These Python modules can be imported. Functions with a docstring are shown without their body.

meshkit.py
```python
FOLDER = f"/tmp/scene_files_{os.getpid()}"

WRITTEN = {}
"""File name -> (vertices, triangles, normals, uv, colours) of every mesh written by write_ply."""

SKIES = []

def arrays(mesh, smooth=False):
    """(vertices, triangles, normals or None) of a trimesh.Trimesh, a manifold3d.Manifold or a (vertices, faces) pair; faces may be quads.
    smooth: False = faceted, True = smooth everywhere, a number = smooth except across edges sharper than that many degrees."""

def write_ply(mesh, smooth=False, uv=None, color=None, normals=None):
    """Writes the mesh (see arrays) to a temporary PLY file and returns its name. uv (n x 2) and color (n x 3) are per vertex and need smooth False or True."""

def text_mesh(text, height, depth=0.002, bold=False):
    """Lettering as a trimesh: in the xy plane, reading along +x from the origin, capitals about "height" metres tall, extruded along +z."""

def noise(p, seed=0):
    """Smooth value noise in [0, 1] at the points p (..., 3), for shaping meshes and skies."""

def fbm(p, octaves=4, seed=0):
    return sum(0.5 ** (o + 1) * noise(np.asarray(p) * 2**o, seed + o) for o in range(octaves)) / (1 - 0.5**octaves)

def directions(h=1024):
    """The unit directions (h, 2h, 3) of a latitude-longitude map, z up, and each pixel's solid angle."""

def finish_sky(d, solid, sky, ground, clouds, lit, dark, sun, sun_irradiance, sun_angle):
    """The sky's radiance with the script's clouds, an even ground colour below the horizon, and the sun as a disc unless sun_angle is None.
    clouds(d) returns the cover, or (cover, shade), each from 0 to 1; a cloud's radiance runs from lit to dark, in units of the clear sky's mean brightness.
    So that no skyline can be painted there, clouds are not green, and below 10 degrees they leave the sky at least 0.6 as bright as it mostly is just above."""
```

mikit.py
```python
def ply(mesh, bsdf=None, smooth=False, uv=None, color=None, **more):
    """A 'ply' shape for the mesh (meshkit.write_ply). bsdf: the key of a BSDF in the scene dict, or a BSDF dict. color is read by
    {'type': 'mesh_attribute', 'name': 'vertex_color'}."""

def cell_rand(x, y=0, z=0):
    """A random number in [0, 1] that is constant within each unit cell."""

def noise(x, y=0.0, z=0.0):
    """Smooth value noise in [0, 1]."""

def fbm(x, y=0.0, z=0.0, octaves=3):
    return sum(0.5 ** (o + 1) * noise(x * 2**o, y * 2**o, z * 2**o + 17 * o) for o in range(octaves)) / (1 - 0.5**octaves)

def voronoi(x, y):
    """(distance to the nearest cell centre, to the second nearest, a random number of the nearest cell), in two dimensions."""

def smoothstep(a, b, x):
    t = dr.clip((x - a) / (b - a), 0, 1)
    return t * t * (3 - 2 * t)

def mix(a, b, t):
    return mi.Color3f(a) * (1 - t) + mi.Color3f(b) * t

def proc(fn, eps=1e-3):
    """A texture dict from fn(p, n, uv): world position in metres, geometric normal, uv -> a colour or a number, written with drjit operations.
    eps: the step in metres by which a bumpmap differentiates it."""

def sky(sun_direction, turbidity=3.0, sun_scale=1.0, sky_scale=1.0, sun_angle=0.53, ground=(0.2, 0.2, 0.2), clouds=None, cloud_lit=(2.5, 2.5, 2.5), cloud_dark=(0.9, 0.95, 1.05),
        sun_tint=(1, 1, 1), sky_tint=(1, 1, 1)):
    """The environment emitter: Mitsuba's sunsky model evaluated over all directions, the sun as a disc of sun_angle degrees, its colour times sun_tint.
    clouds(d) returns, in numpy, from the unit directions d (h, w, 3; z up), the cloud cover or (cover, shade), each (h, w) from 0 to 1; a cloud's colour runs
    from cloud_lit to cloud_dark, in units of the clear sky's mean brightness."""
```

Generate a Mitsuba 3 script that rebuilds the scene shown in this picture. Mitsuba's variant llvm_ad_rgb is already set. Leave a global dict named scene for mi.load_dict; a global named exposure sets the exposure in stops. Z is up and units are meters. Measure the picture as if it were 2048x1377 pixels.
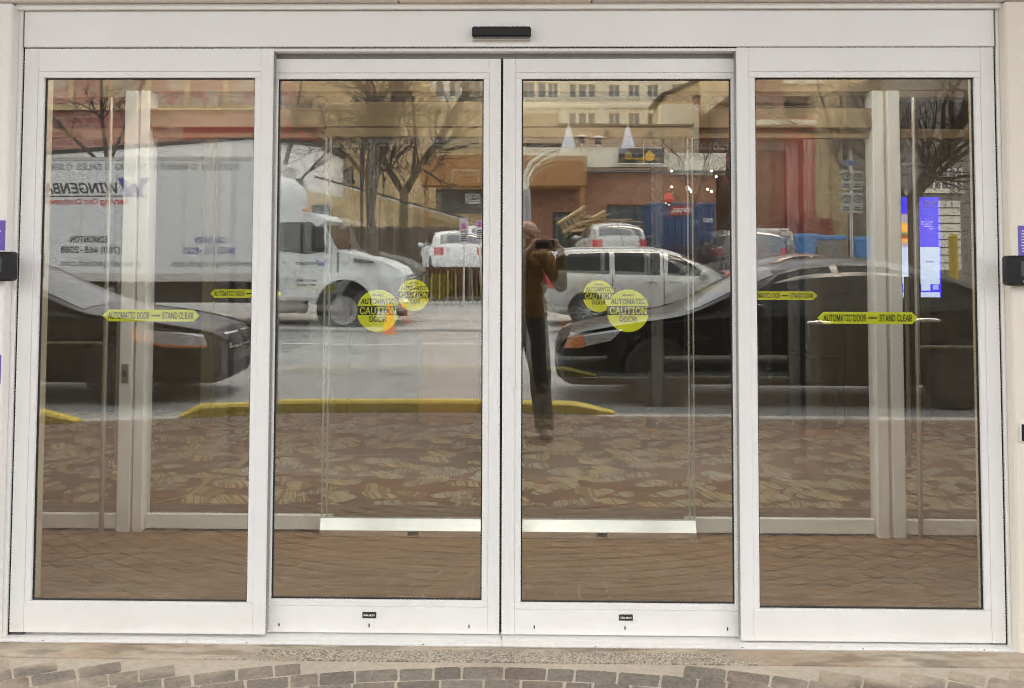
import math, random
import numpy as np, trimesh, manifold3d as m3
import drjit as dr
import mitsuba as mi
import mikit, meshkit
from shapely.geometry import Polygon, Point
from mikit import noise, fbm, cell_rand, smoothstep, mix, proc

T = mi.ScalarTransform4f
rng = random.Random(7)
nrng = np.random.default_rng(11)
scene, labels = {}, {}

# ------------------------------------------------------------------ camera, sky, exposure
CAM = np.array([0.1067, -4.0387, 1.4968])
FWD = np.array([-0.01922739, 0.99850497, 0.05116772])
DOWN = np.array([0.00178913, 0.05121146, -0.99868623])
scene['camera'] = {'type': 'perspective', 'fov': 2 * math.degrees(math.atan(1024 / 2050)), 'fov_axis': 'x',
                   'near_clip': 0.01, 'far_clip': 500.0, 'principal_point_offset_y': (688.5 - 391.7) / 1377,
                   'to_world': T().look_at(origin=CAM.tolist(), target=(CAM + FWD).tolist(), up=(-DOWN).tolist())}
scene['sky'] = mikit.sky((0.25, -0.5, 0.83), turbidity=4, sun_scale=0.22, sun_angle=25, clouds=lambda d: 1.0,
                         cloud_lit=(2.5, 2.5, 2.5), ground=(0.2, 0.2, 0.2))
exposure = 3.37

# ------------------------------------------------------------------ helpers
used = set()


def name_of(base):
    k, n = base, 0
    while k in used:
        n += 1
        k = f'{base}_{n:03d}'
    used.add(k)
    return k


def lab(key, label=None, cat=None, group=None, kind=None):
    d = labels.setdefault(key, {})
    for a, b in (('label', label), ('category', cat), ('group', group), ('kind', kind)):
        if b:
            d[a] = b


def thing(base, label, cat, group=None, kind=None):
    k = name_of(base)
    lab(k, label, cat, group, kind)
    return k


def put(base, mesh, mat, parent=None, smooth=False, label=None, uv=None, color=None, kind=None, cat=None, group=None, **more):
    k = name_of(f'{parent}__{base}' if parent else base)
    scene[k] = mikit.ply(mesh, mat, smooth=smooth, uv=uv, color=color, **more)
    if label or kind or cat or group:
        lab(k, label, cat, group, kind)
    return k


def struct(base, mesh, mat, parent=None, smooth=False, **kw):
    return put(base, mesh, mat, parent, smooth, kind='structure' if not parent else None, **kw)


def cat_(ms):
    return trimesh.util.concatenate(list(ms))


def box(x0, x1, y0, y1, z0, z1, c=0.0):
    x0, x1 = min(x0, x1), max(x0, x1)
    y0, y1 = min(y0, y1), max(y0, y1)
    z0, z1 = min(z0, z1), max(z0, z1)
    if c <= 0:
        m = trimesh.creation.box((x1 - x0, y1 - y0, z1 - z0))
        m.apply_translation(((x0 + x1) / 2, (y0 + y1) / 2, (z0 + z1) / 2))
        return m
    c = min(c, (x1 - x0) / 2.1, (y1 - y0) / 2.1, (z1 - z0) / 2.1)
    pts = []
    for X, sx in ((x0, 1), (x1, -1)):
        for Y, sy in ((y0, 1), (y1, -1)):
            for Z, sz in ((z0, 1), (z1, -1)):
                pts += [(X, Y + sy * c, Z + sz * c), (X + sx * c, Y, Z + sz * c), (X + sx * c, Y + sy * c, Z)]
    return trimesh.convex.convex_hull(np.array(pts))


def tube(points, radii, sides=8, caps=True):
    p = np.asarray(points, float)
    r = np.broadcast_to(np.asarray(radii, float), (len(p),))
    t = np.gradient(p, axis=0)
    t /= np.linalg.norm(t, axis=1, keepdims=True) + 1e-12
    ref = np.array([0, 0, 1.0]) if abs(t[:, 2]).mean() < 0.8 else np.array([1.0, 0, 0])
    a = np.cross(t, ref)
    a /= np.linalg.norm(a, axis=1, keepdims=True) + 1e-12
    b = np.cross(t, a)
    ang = np.arange(sides) * 2 * np.pi / sides
    v = p[:, None] + r[:, None, None] * (np.cos(ang)[None, :, None] * a[:, None] + np.sin(ang)[None, :, None] * b[:, None])
    n = len(p)
    i, j = np.meshgrid(np.arange(n - 1), np.arange(sides), indexing='ij')
    q = np.stack([i * sides + j, i * sides + (j + 1) % sides, (i + 1) * sides + (j + 1) % sides, (i + 1) * sides + j], -1).reshape(-1, 4)
    f = np.vstack([q[:, [0, 2, 1]], q[:, [0, 3, 2]]])
    v = v.reshape(-1, 3)
    if caps:
        v = np.vstack([v, p[0], p[-1]])
        k = np.arange(sides)
        f = np.vstack([f, np.stack([k * 0 + n * sides, k, (k + 1) % sides], 1),
                       np.stack([k * 0 + n * sides + 1, (n - 1) * sides + (k + 1) % sides, (n - 1) * sides + k], 1)])
    m = trimesh.Trimesh(v, f, process=False)
    return m


def lathe(profile, seg=32, axis='z', at=(0, 0, 0)):
    m = trimesh.creation.revolve(np.asarray(profile, float), sections=seg)
    if axis == 'y':
        m.apply_transform(trimesh.transformations.rotation_matrix(-math.pi / 2, (1, 0, 0)))
    if axis == 'x':
        m.apply_transform(trimesh.transformations.rotation_matrix(math.pi / 2, (0, 1, 0)))
    m.apply_translation(at)
    return m


def extr(poly, d):
    g = poly if hasattr(poly, 'exterior') else Polygon(poly)
    if not g.is_valid:
        g = g.buffer(0)
    return cat_(trimesh.creation.extrude_polygon(x, d, engine='earcut') for x in getattr(g, 'geoms', [g]))


def xz(poly, y0, y1):
    """Polygon in (x, z) extruded from y0 to y1."""
    m = extr(poly, abs(y1 - y0))
    v = m.vertices.copy()
    m.vertices = np.stack([v[:, 0], max(y0, y1) - v[:, 2], v[:, 1]], 1)
    return m


def xy(poly, z0, z1):
    m = extr(poly, z1 - z0)
    m.apply_translation((0, 0, z0))
    return m


def yz(poly, x0, x1):
    m = extr(poly, x1 - x0)
    v = m.vertices.copy()
    m.vertices = np.stack([x0 + v[:, 2], v[:, 0], v[:, 1]], 1)
    return m


def M(m):
    return m3.Manifold(m3.Mesh(np.asarray(m.vertices, np.float32), np.asarray(m.faces, np.uint32)))


def TM(m):
    k = m.to_mesh()
    return trimesh.Trimesh(np.array(k.vert_properties[:, :3], float), np.array(k.tri_verts), process=False)


def words(text, h, at, face, depth=0.0015, bold=True, width=None, centre=True):
    """Lettering standing on the point `at`: face '-y' is read from the camera's side, '+y' from the door."""
    m = meshkit.text_mesh(text, h, depth, bold)
    v = m.vertices.copy()
    w = v[:, 0].max()
    k = 1.0 if width is None else width / w
    u = v[:, 0] * k - (w * k / 2 if centre else 0)
    if face == '-y':
        m.vertices = np.stack([at[0] + u, at[1] - v[:, 2], at[2] + v[:, 1]], 1)
    elif face == '+y':
        m.vertices = np.stack([at[0] - u, at[1] + v[:, 2], at[2] + v[:, 1]], 1)
    return m


def quad(a, b, c, d):
    return trimesh.Trimesh(np.array([a, b, c, d], float), np.array([[0, 1, 2], [0, 2, 3]]), process=False)


def sheet(x0, x1, y0, y1, z):
    return quad((x0, y0, z), (x1, y0, z), (x1, y1, z), (x0, y1, z))


# ------------------------------------------------------------------ materials
def mat(name, bsdf, two=False):
    scene[name] = {'type': 'twosided', 'bsdf': bsdf} if two else bsdf
    return name


def pr(c, rough=0.5, metallic=0.0, spec=0.5, **kw):
    col = {'type': 'rgb', 'value': list(c)} if isinstance(c, (tuple, list)) else c
    return {'type': 'principled', 'base_color': col, 'roughness': rough, 'metallic': metallic, 'specular': spec, **kw}


def plain(name, c, rough=0.5, metallic=0.0, spec=0.5, **kw):
    return mat('mat_' + name, pr(c, rough, metallic, spec, **kw), True)


def alu_fn(p, n, uv):
    t = fbm(p.x * 3, p.y * 3, p.z * 0.6) - 0.5
    low = smoothstep(0.16, 0.02, p.z) * (0.35 + 0.65 * fbm(p.x * 9, p.y * 9, p.z * 30))
    c = mi.Color3f(0.735, 0.74, 0.74) * (1 + 0.11 * t)
    return mix(c, mi.Color3f(0.55, 0.50, 0.43), low * 0.36)


WHITE = mat('mat_white_frame', pr(proc(alu_fn), 0.38, 0, 0.5), True)
PLASTER = plain('white_post', (0.76, 0.75, 0.73), 0.5)
CREAM = plain('cream_post', (0.71, 0.665, 0.59), 0.5)
GREYB = plain('grey_beige', (0.55, 0.51, 0.47), 0.6)
BEIGE = plain('beige_panel', (0.66, 0.58, 0.47), 0.6)
BLACK = plain('black_rubber', (0.012, 0.012, 0.013), 0.6)
BLKPL = plain('black_plastic', (0.010, 0.010, 0.011), 0.45, 0, 0.3)
DGREY = plain('dark_grey', (0.05, 0.05, 0.055), 0.5)
MGREY = plain('mid_grey', (0.25, 0.25, 0.26), 0.45)
STEEL = plain('brushed_steel', (0.62, 0.60, 0.57), 0.28, 1.0)
ALUM = plain('bare_aluminium', (0.78, 0.78, 0.77), 0.4, 0.35)
EDGE = plain('edge_seal_grey', (0.34, 0.35, 0.34), 0.5)
POLISH = plain('polished_rail', (0.9, 0.9, 0.88), 0.2, 0.85)
SILVERRAIL = plain('silver_rail', (0.74, 0.75, 0.73), 0.4)
YELLOW = plain('sticker_yellow', (0.72, 0.74, 0.025), 0.45)
INK = plain('black_ink', (0.02, 0.02, 0.02), 0.5)
WHITEINK = plain('white_ink', (0.8, 0.8, 0.8), 0.5)
PURPLE = plain('purple_print', (0.13, 0.09, 0.42), 0.4)
GLASS = mat('mat_door_glass', {'type': 'thindielectric', 'int_ior': 2.4, 'ext_ior': 1.0,
                               'specular_transmittance': {'type': 'rgb', 'value': [0.86, 0.88, 0.84]}})
GLASS2 = mat('mat_inner_glass', {'type': 'thindielectric', 'int_ior': 2.0, 'ext_ior': 1.0,
                                 'specular_transmittance': {'type': 'rgb', 'value': [0.9, 0.92, 0.88]}})


def apron_fn(p, n, uv):
    a = fbm(p.x * 5, p.y * 9, 3.0)
    b = fbm(p.x * 40, p.y * 60, 1.0)
    c = mix(mi.Color3f(0.33, 0.285, 0.225), mi.Color3f(0.44, 0.385, 0.31), smoothstep(0.3, 0.7, a))
    c = mix(c, mi.Color3f(0.36, 0.25, 0.18), smoothstep(0.52, 0.70, fbm(p.x * 4 + 5, p.y * 16, 9.0)) * 0.5)
    c = c * (1 - 0.30 * smoothstep(0.5, 0.68, fbm(p.x * 7 + 1, p.y * 26, 13.0)))
    c = c * (0.78 + 0.30 * b)
    edge = 0.93 - dr.abs(p.x + 0.02) + 0.5 * (fbm(p.x * 7, p.y * 20, 4.0) - 0.5)
    m = smoothstep(-0.1, 0.15, edge) * smoothstep(-0.13, -0.16, p.y + 0.03 * (noise(p.x * 30, p.y * 30) - 0.5))
    f1, f2, w = mikit.voronoi(p.x * 120, p.y * 120)
    peb = mix(mi.Color3f(0.42, 0.37, 0.30), mi.Color3f(0.23, 0.205, 0.18), smoothstep(0.35, 0.9, w)) * (1.12 - 0.5 * smoothstep(0.3, 0.62, f1))
    return mix(c, peb, m)


def apron_bump(p, n, uv):
    f1, f2, w = mikit.voronoi(p.x * 95, p.y * 95)
    return 0.002 * smoothstep(0.7, 0.2, f1) * smoothstep(0.95, 0.8, dr.abs(p.x)) + 0.0012 * fbm(p.x * 60, p.y * 60)


APRON = mat('mat_apron', {'type': 'bumpmap', 'arbitrary': proc(apron_bump), 'scale': 1.0, 'bsdf': pr(proc(apron_fn), 0.75, 0, 0.3)})


def paver_fn(p, n, uv):
    g = 0.6 * fbm(p.x * 55, p.y * 55, 2.0) + 0.4 * noise(p.x * 150, p.y * 110, 7.0)
    base = mix(mi.Color3f(0.20, 0.185, 0.17), mi.Color3f(0.275, 0.255, 0.235), uv.x)
    base = mix(base, mi.Color3f(0.24, 0.185, 0.15), smoothstep(0.75, 1.0, uv.y) * 0.5)
    c = base * mi.Color3f(1.0, 0.95, 0.88) * (0.40 + 0.60 * g)
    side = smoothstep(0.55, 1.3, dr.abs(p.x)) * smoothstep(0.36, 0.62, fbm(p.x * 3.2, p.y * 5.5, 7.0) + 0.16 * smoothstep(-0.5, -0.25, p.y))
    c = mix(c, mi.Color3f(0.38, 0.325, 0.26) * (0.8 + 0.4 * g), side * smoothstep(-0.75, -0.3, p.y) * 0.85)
    return mix(c, c * mi.Color3f(0.66, 0.50, 0.42), smoothstep(-0.6, -1.6, p.y))  # redder, and darkened in colour away from the doors to dim its reflection


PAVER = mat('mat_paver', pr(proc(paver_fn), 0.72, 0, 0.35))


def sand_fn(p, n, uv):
    return mix(mi.Color3f(0.34, 0.30, 0.25), mi.Color3f(0.45, 0.405, 0.34), fbm(p.x * 70, p.y * 70, 1.0)) * (1.0 - 0.72 * smoothstep(-0.45, -1.3, p.y))  # joints painted darker outward too, so their reflection stays weak


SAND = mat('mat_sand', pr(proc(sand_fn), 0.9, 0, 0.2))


def asphalt_fn(p, n, uv):
    a = fbm(p.x * 0.6, p.y * 1.6, 1.0)
    g = fbm(p.x * 30, p.y * 30, 5.0)
    c = mi.Color3f(0.205, 0.215, 0.21) * (0.75 + 0.35 * a + 0.25 * g)
    crack = smoothstep(0.012, 0.004, dr.abs(fbm(p.x * 0.55, p.y * 1.3, 8.0) - 0.5))
    return c * (1 - 0.35 * crack)


ASPHALT = mat('mat_asphalt', pr(proc(asphalt_fn), 0.55, 0, 0.5))


def conc_fn(p, n, uv):
    return mi.Color3f(0.30, 0.29, 0.27) * (0.75 + 0.5 * fbm(p.x * 2.5, p.y * 2.5 + p.z, 1.0))


CONC = mat('mat_concrete', pr(proc(conc_fn), 0.8, 0, 0.3), True)


def mat_fn(p, n, uv):
    ln = noise(p.x * 16 + 3 * noise(p.y * 60, 2.0), p.y * 110)
    big = smoothstep(0.60, 0.78, noise(p.x * 3.4 + 11 * cell_rand(dr.floor(p.y * 30)), dr.floor(p.y * 30)))
    g = noise(p.x * 420, p.y * 420)
    c = mix(mi.Color3f(0.205, 0.130, 0.076), mi.Color3f(0.170, 0.105, 0.060), smoothstep(0.35, 0.75, ln))
    return c * (0.8 + 0.4 * g) * (1 - 0.22 * big)


ENTRYMAT = mat('mat_entry_mat', pr(proc(mat_fn), 0.95, 0, 0.1))


def carpet_fn(p, n, uv):
    # dark ribbed band first, then brown carpet with hatched overlapping leaf shapes and thin veins
    wob = 0.35 * (fbm(p.x * 1.6, p.y * 1.6, 4.0) - 0.5)
    c = mix(mi.Color3f(0.13, 0.083, 0.058), mi.Color3f(0.18, 0.098, 0.06), smoothstep(0.35, 0.65, noise(p.x * 1.7, p.y * 1.9, 2.0)))
    for k, (sx, sy, sk, col) in enumerate(((4.3, 3.5, 0.55, (0.43, 0.335, 0.20)), (5.2, 4.1, -0.5, (0.36, 0.33, 0.26)))):
        u, v = (p.x + sk * p.y + wob) * sx, (p.y - 0.25 * sk * p.x + wob) * sy + 7.3 * k
        f1, f2, w = mikit.voronoi(u, v)
        edge = f1 + 0.22 * (noise(p.x * 9, p.y * 9, 3.0 + k) - 0.5)
        leaf = smoothstep(0.43, 0.40, edge) * smoothstep(0.30, 0.33, w)
        ang = (w - 0.5) * 1.3
        hat = smoothstep(0.36, 0.60, noise((p.x + ang * p.y) * 95, p.y * 3.0 + 9.0 * w, 1.0 * k))
        c = mix(c, mi.Color3f(*col) * (0.75 + 0.5 * w), leaf * (0.25 + 0.75 * hat))
    vein = smoothstep(0.018, 0.006, dr.abs(noise(p.x * 0.8, p.y * 1.3, 6.0) - 0.5))
    c = mix(c, mi.Color3f(0.38, 0.29, 0.16), vein * 0.8)
    band = mi.Color3f(0.14, 0.11, 0.09) * (0.65 + 0.7 * noise(p.x * 5, p.y * 70))
    return mix(band, c, smoothstep(1.99, 2.03, p.y)) * (0.8 + 0.4 * noise(p.x * 260, p.y * 260))


CARPET = mat('mat_carpet', pr(proc(carpet_fn), 0.95, 0, 0.1))
WALLW = plain('interior_cream', (0.50, 0.44, 0.34), 0.7)
PILLAR = plain('pillar_brown', (0.22, 0.18, 0.14), 0.6)
HEADT = plain('header_tan', (0.20, 0.15, 0.085), 0.6)
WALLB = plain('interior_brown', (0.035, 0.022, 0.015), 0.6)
CEIL = plain('ceiling_white', (0.7, 0.68, 0.64), 0.8)
ORANGEW = plain('orange_wood', (0.42, 0.17, 0.05), 0.5)
DARKW = plain('dark_wood', (0.013, 0.009, 0.007), 0.6)


def brick_fn(c1, c2, mortar, sx=0.22, sz=0.075):
    def fn(p, n, uv):
        u = dr.select(dr.abs(n.x) > 0.7, p.y, p.x)
        row = dr.floor(p.z / sz)
        col = u / sx + 0.5 * (row - 2 * dr.floor(row / 2))
        r = cell_rand(dr.floor(col), row)
        fu, fz = col - dr.floor(col), p.z / sz - row
        m = dr.maximum(smoothstep(0.44, 0.48, dr.abs(fu - 0.5)), smoothstep(0.38, 0.46, dr.abs(fz - 0.5)))
        b = mix(mi.Color3f(*c1), mi.Color3f(*c2), r) * (0.7 + 0.6 * fbm(p.x * 0.7, p.y * 0.7, p.z * 0.7))
        return mix(b, mi.Color3f(*mortar), m * 0.6)
    return fn


BRICKBR = mat('mat_brick_brown', pr(proc(brick_fn((0.27, 0.125, 0.075), (0.34, 0.175, 0.105), (0.30, 0.22, 0.16))), 0.8, 0, 0.3), True)
BRICKPK = mat('mat_brick_pink', pr(proc(brick_fn((0.34, 0.13, 0.10), (0.48, 0.28, 0.22), (0.45, 0.36, 0.30), 0.9, 0.35)), 0.8, 0, 0.3), True)
BRICKTN = mat('mat_brick_tan', pr(proc(brick_fn((0.36, 0.27, 0.16), (0.46, 0.36, 0.22), (0.4, 0.34, 0.25))), 0.8, 0, 0.3), True)
BRICKRD = mat('mat_brick_red', pr(proc(brick_fn((0.40, 0.085, 0.06), (0.50, 0.13, 0.09), (0.4, 0.2, 0.15))), 0.8, 0, 0.3), True)


def stucco(c, k=0.35):
    def fn(p, n, uv):
        return mi.Color3f(*c) * (1 - k / 2 + k * fbm(p.x * 0.5 + p.y, p.y * 0.5, p.z * 0.9))
    return fn


def weathered_fn(p, n, uv):
    a = fbm(p.x * 1.3, p.z * 2.6, 1.0)
    b = fbm(p.x * 5.0, p.z * 7.0, 4.0)
    c = mix(mi.Color3f(0.56, 0.46, 0.36), mi.Color3f(0.50, 0.25, 0.20), smoothstep(0.40, 0.62, a))
    return mix(c, mi.Color3f(0.36, 0.32, 0.27), smoothstep(0.45, 0.7, b) * 0.6)


WEATH = mat('mat_weathered_pink', pr(proc(weathered_fn), 0.85, 0, 0.3), True)
TAN = mat('mat_tan_stucco', pr(proc(stucco((0.58, 0.45, 0.26))), 0.85, 0, 0.3), True)
CREAMB = mat('mat_cream_stucco', pr(proc(stucco((0.76, 0.71, 0.54), 0.2)), 0.85, 0, 0.3), True)
WHITEB = mat('mat_white_stucco', pr(proc(stucco((0.74, 0.74, 0.72), 0.2)), 0.85, 0, 0.3), True)
ORANGE = plain('orange_fascia', (0.31, 0.155, 0.055), 0.7)
REDP = plain('red_paint', (0.27, 0.05, 0.04), 0.7)
WINDK = plain('far_window', (0.10, 0.115, 0.12), 0.08, 0, 0.8)
ROOF = plain('dark_roof', (0.045, 0.042, 0.04), 0.7)
PARAPET = plain('parapet', (0.66, 0.63, 0.50), 0.6)


def wood_fn(p, n, uv):
    return mix(mi.Color3f(0.10, 0.08, 0.065), mi.Color3f(0.16, 0.125, 0.10), uv.x) * (0.6 + 0.8 * fbm(p.x * 20, p.y * 20, p.z * 1.5))


FENCEW = mat('mat_fence_wood', pr(proc(wood_fn), 0.85, 0, 0.2), True)
DECKW = plain('pallet_wood', (0.42, 0.31, 0.17), 0.8)
BARK = plain('bark', (0.085, 0.066, 0.05), 0.9)
CARBLK = mat('mat_car_black', {'type': 'roughplastic', 'distribution': 'ggx', 'alpha': 0.05, 'int_ior': 1.33, 'diffuse_reflectance': {'type': 'rgb', 'value': [0.006, 0.006, 0.007]}}, True)
CARMAR = mat('mat_car_dark', {'type': 'roughplastic', 'distribution': 'ggx', 'alpha': 0.05, 'int_ior': 1.36, 'diffuse_reflectance': {'type': 'rgb', 'value': [0.009, 0.007, 0.008]}}, True)
CARSIL = plain('car_silver', (0.46, 0.46, 0.44), 0.32, 0.35, 0.5, clearcoat=1.0)
CARWHT = plain('car_white', (0.74, 0.74, 0.73), 0.3, 0, 0.5, clearcoat=1.0)
CARTAN = plain('car_tan', (0.42, 0.38, 0.30), 0.35, 0.2, 0.5, clearcoat=1.0)
CARGRY = plain('car_grey', (0.16, 0.16, 0.17), 0.3, 0.3, 0.5, clearcoat=1.0)
CARSIDE = mat('mat_car_side_glass', {'type': 'roughplastic', 'distribution': 'ggx', 'alpha': 0.03, 'int_ior': 1.35, 'diffuse_reflectance': {'type': 'rgb', 'value': [0.006, 0.008, 0.008]}}, True)
CARGLS = mat('mat_car_glass', {'type': 'roughplastic', 'distribution': 'ggx', 'alpha': 0.03, 'int_ior': 2.4, 'diffuse_reflectance': {'type': 'rgb', 'value': [0.008, 0.012, 0.012]}}, True)
TYRE = plain('tyre', (0.018, 0.018, 0.018), 0.85)
RIMBLK = plain('rim_black', (0.07, 0.07, 0.072), 0.35, 0.4)
RIM = plain('rim', (0.5, 0.5, 0.5), 0.3, 0.8)
CHROME = plain('chrome', (0.8, 0.8, 0.8), 0.12, 1.0)
LAMPCL = plain('lamp_clear', (0.45, 0.46, 0.47), 0.1, 0.4, 0.9)
LAMPOR = plain('lamp_orange', (0.50, 0.17, 0.05), 0.15, 0, 0.7)
LAMPRD = plain('lamp_red', (0.45, 0.02, 0.02), 0.15, 0, 0.7)
YCURB = plain('yellow_paint', (0.46, 0.36, 0.03), 0.6)
CONEOR = plain('cone_orange', (0.85, 0.20, 0.03), 0.5)
BLUE = plain('dumpster_blue', (0.035, 0.07, 0.17), 0.5)
BLUEBR = plain('bin_blue', (0.05, 0.18, 0.42), 0.5)
TRUCKW = plain('truck_white', (0.62, 0.645, 0.645), 0.35, 0, 0.5, clearcoat=0.6)
TRUCKGR = plain('truck_grey', (0.45, 0.44, 0.41), 0.5)
BLUEINK = plain('logo_blue', (0.08, 0.11, 0.30), 0.5)
REDINK = plain('logo_red', (0.45, 0.06, 0.05), 0.5)
GOLD = plain('sign_gold', (0.72, 0.42, 0.05), 0.5)
FABWHT = plain('fabric_white', (0.62, 0.66, 0.72), 0.8)
SKIN = plain('skin', (0.42, 0.24, 0.16), 0.55)
MUSTARD = plain('mustard_knit', (0.15, 0.08, 0.014), 0.9)
TROUSER = plain('dark_trousers', (0.022, 0.02, 0.022), 0.85)
SHOE = plain('brown_shoe', (0.10, 0.055, 0.03), 0.5)
SIDING = plain('grey_siding', (0.20, 0.185, 0.16), 0.7)

# ------------------------------------------------------------------ setting: ground
def ring_sheet(name, poly, z, m, parent=None):
    return struct(name, xy(poly, z - 0.02, z), m, parent)


SW = Polygon([(-14, -0.08), (14, -0.08), (14, -5.2), (0.95, -5.22), (0.6, -5.33), (-0.4, -5.42), (-1.8, -5.345), (-2.3, -5.265), (-3.0, -5.06), (-3.6, -4.9), (-4.4, -4.75), (-14, -4.7)])
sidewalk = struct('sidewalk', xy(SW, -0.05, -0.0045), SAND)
put('concrete_apron', xy([(-14, -0.107), (14, -0.107), (14, -0.244), (-14, -0.244)], -0.03, 0.0), APRON, sidewalk,
    label='pale stained concrete strip with exposed pebbles in the middle')


def paver_mesh(poly, tone, fine):
    """A paving stone from its four corners (x, y), edges rounded, top slightly uneven."""
    p = np.asarray(poly, float)
    c = p.mean(0)
    zt = 0.0 + rng.uniform(-0.002, 0.0015)
    if not fine:
        q = c + (p - c) * 0.86
        v = np.vstack([np.column_stack([p, np.full(4, -0.012)]), np.column_stack([q, np.full(4, zt)])])
        f = [[4, 5, 6], [4, 6, 7]]
        for i in range(4):
            j = (i + 1) % 4
            f += [[i, j, 4 + j], [i, 4 + j, 4 + i]]
    else:
        pts = []
        for i in range(4):
            a, b, d = p[i - 1], p[i], p[(i + 1) % 4]
            r = rng.uniform(0.004, 0.010)
            pts += [b + (a - b) / np.linalg.norm(a - b) * r, b + (b - a) * 0 + (a - b) / np.linalg.norm(a - b) * r * .3 + (d - b) / np.linalg.norm(d - b) * r * .3,
                    b + (d - b) / np.linalg.norm(d - b) * r]
        p = np.array(pts) + nrng.normal(0, 0.0009, (12, 2))
        n = 12
        q1 = c + (p - c) * (1 - 0.0035 / np.linalg.norm(p - c, axis=1, keepdims=True))
        q2 = c + (p - c) * (1 - 0.009 / np.linalg.norm(p - c, axis=1, keepdims=True))
        tilt = nrng.normal(0, 0.006, 2)
        v = np.vstack([np.column_stack([p, np.full(n, -0.02)]), np.column_stack([p, np.full(n, zt - 0.005)]),
                       np.column_stack([q1, np.full(n, zt - 0.0015)]), np.column_stack([q2, zt + (q2 - c) @ tilt]), [[*c, zt]]])
        f = []
        for k in range(3):
            for i in range(n):
                j = (i + 1) % n
                f += [[k * n + i, k * n + j, (k + 1) * n + j], [k * n + i, (k + 1) * n + j, (k + 1) * n + i]]
        for i in range(n):
            f.append([3 * n + i, 3 * n + (i + 1) % n, 4 * n])
    uv = np.tile([tone, rng.random()], (len(v), 1))
    f = np.array(f)
    if np.sum(p[:, 0] * np.roll(p[:, 1], -1) - p[:, 1] * np.roll(p[:, 0], -1)) < 0:
        f = f[:, ::-1]
    return v, f, uv


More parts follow.
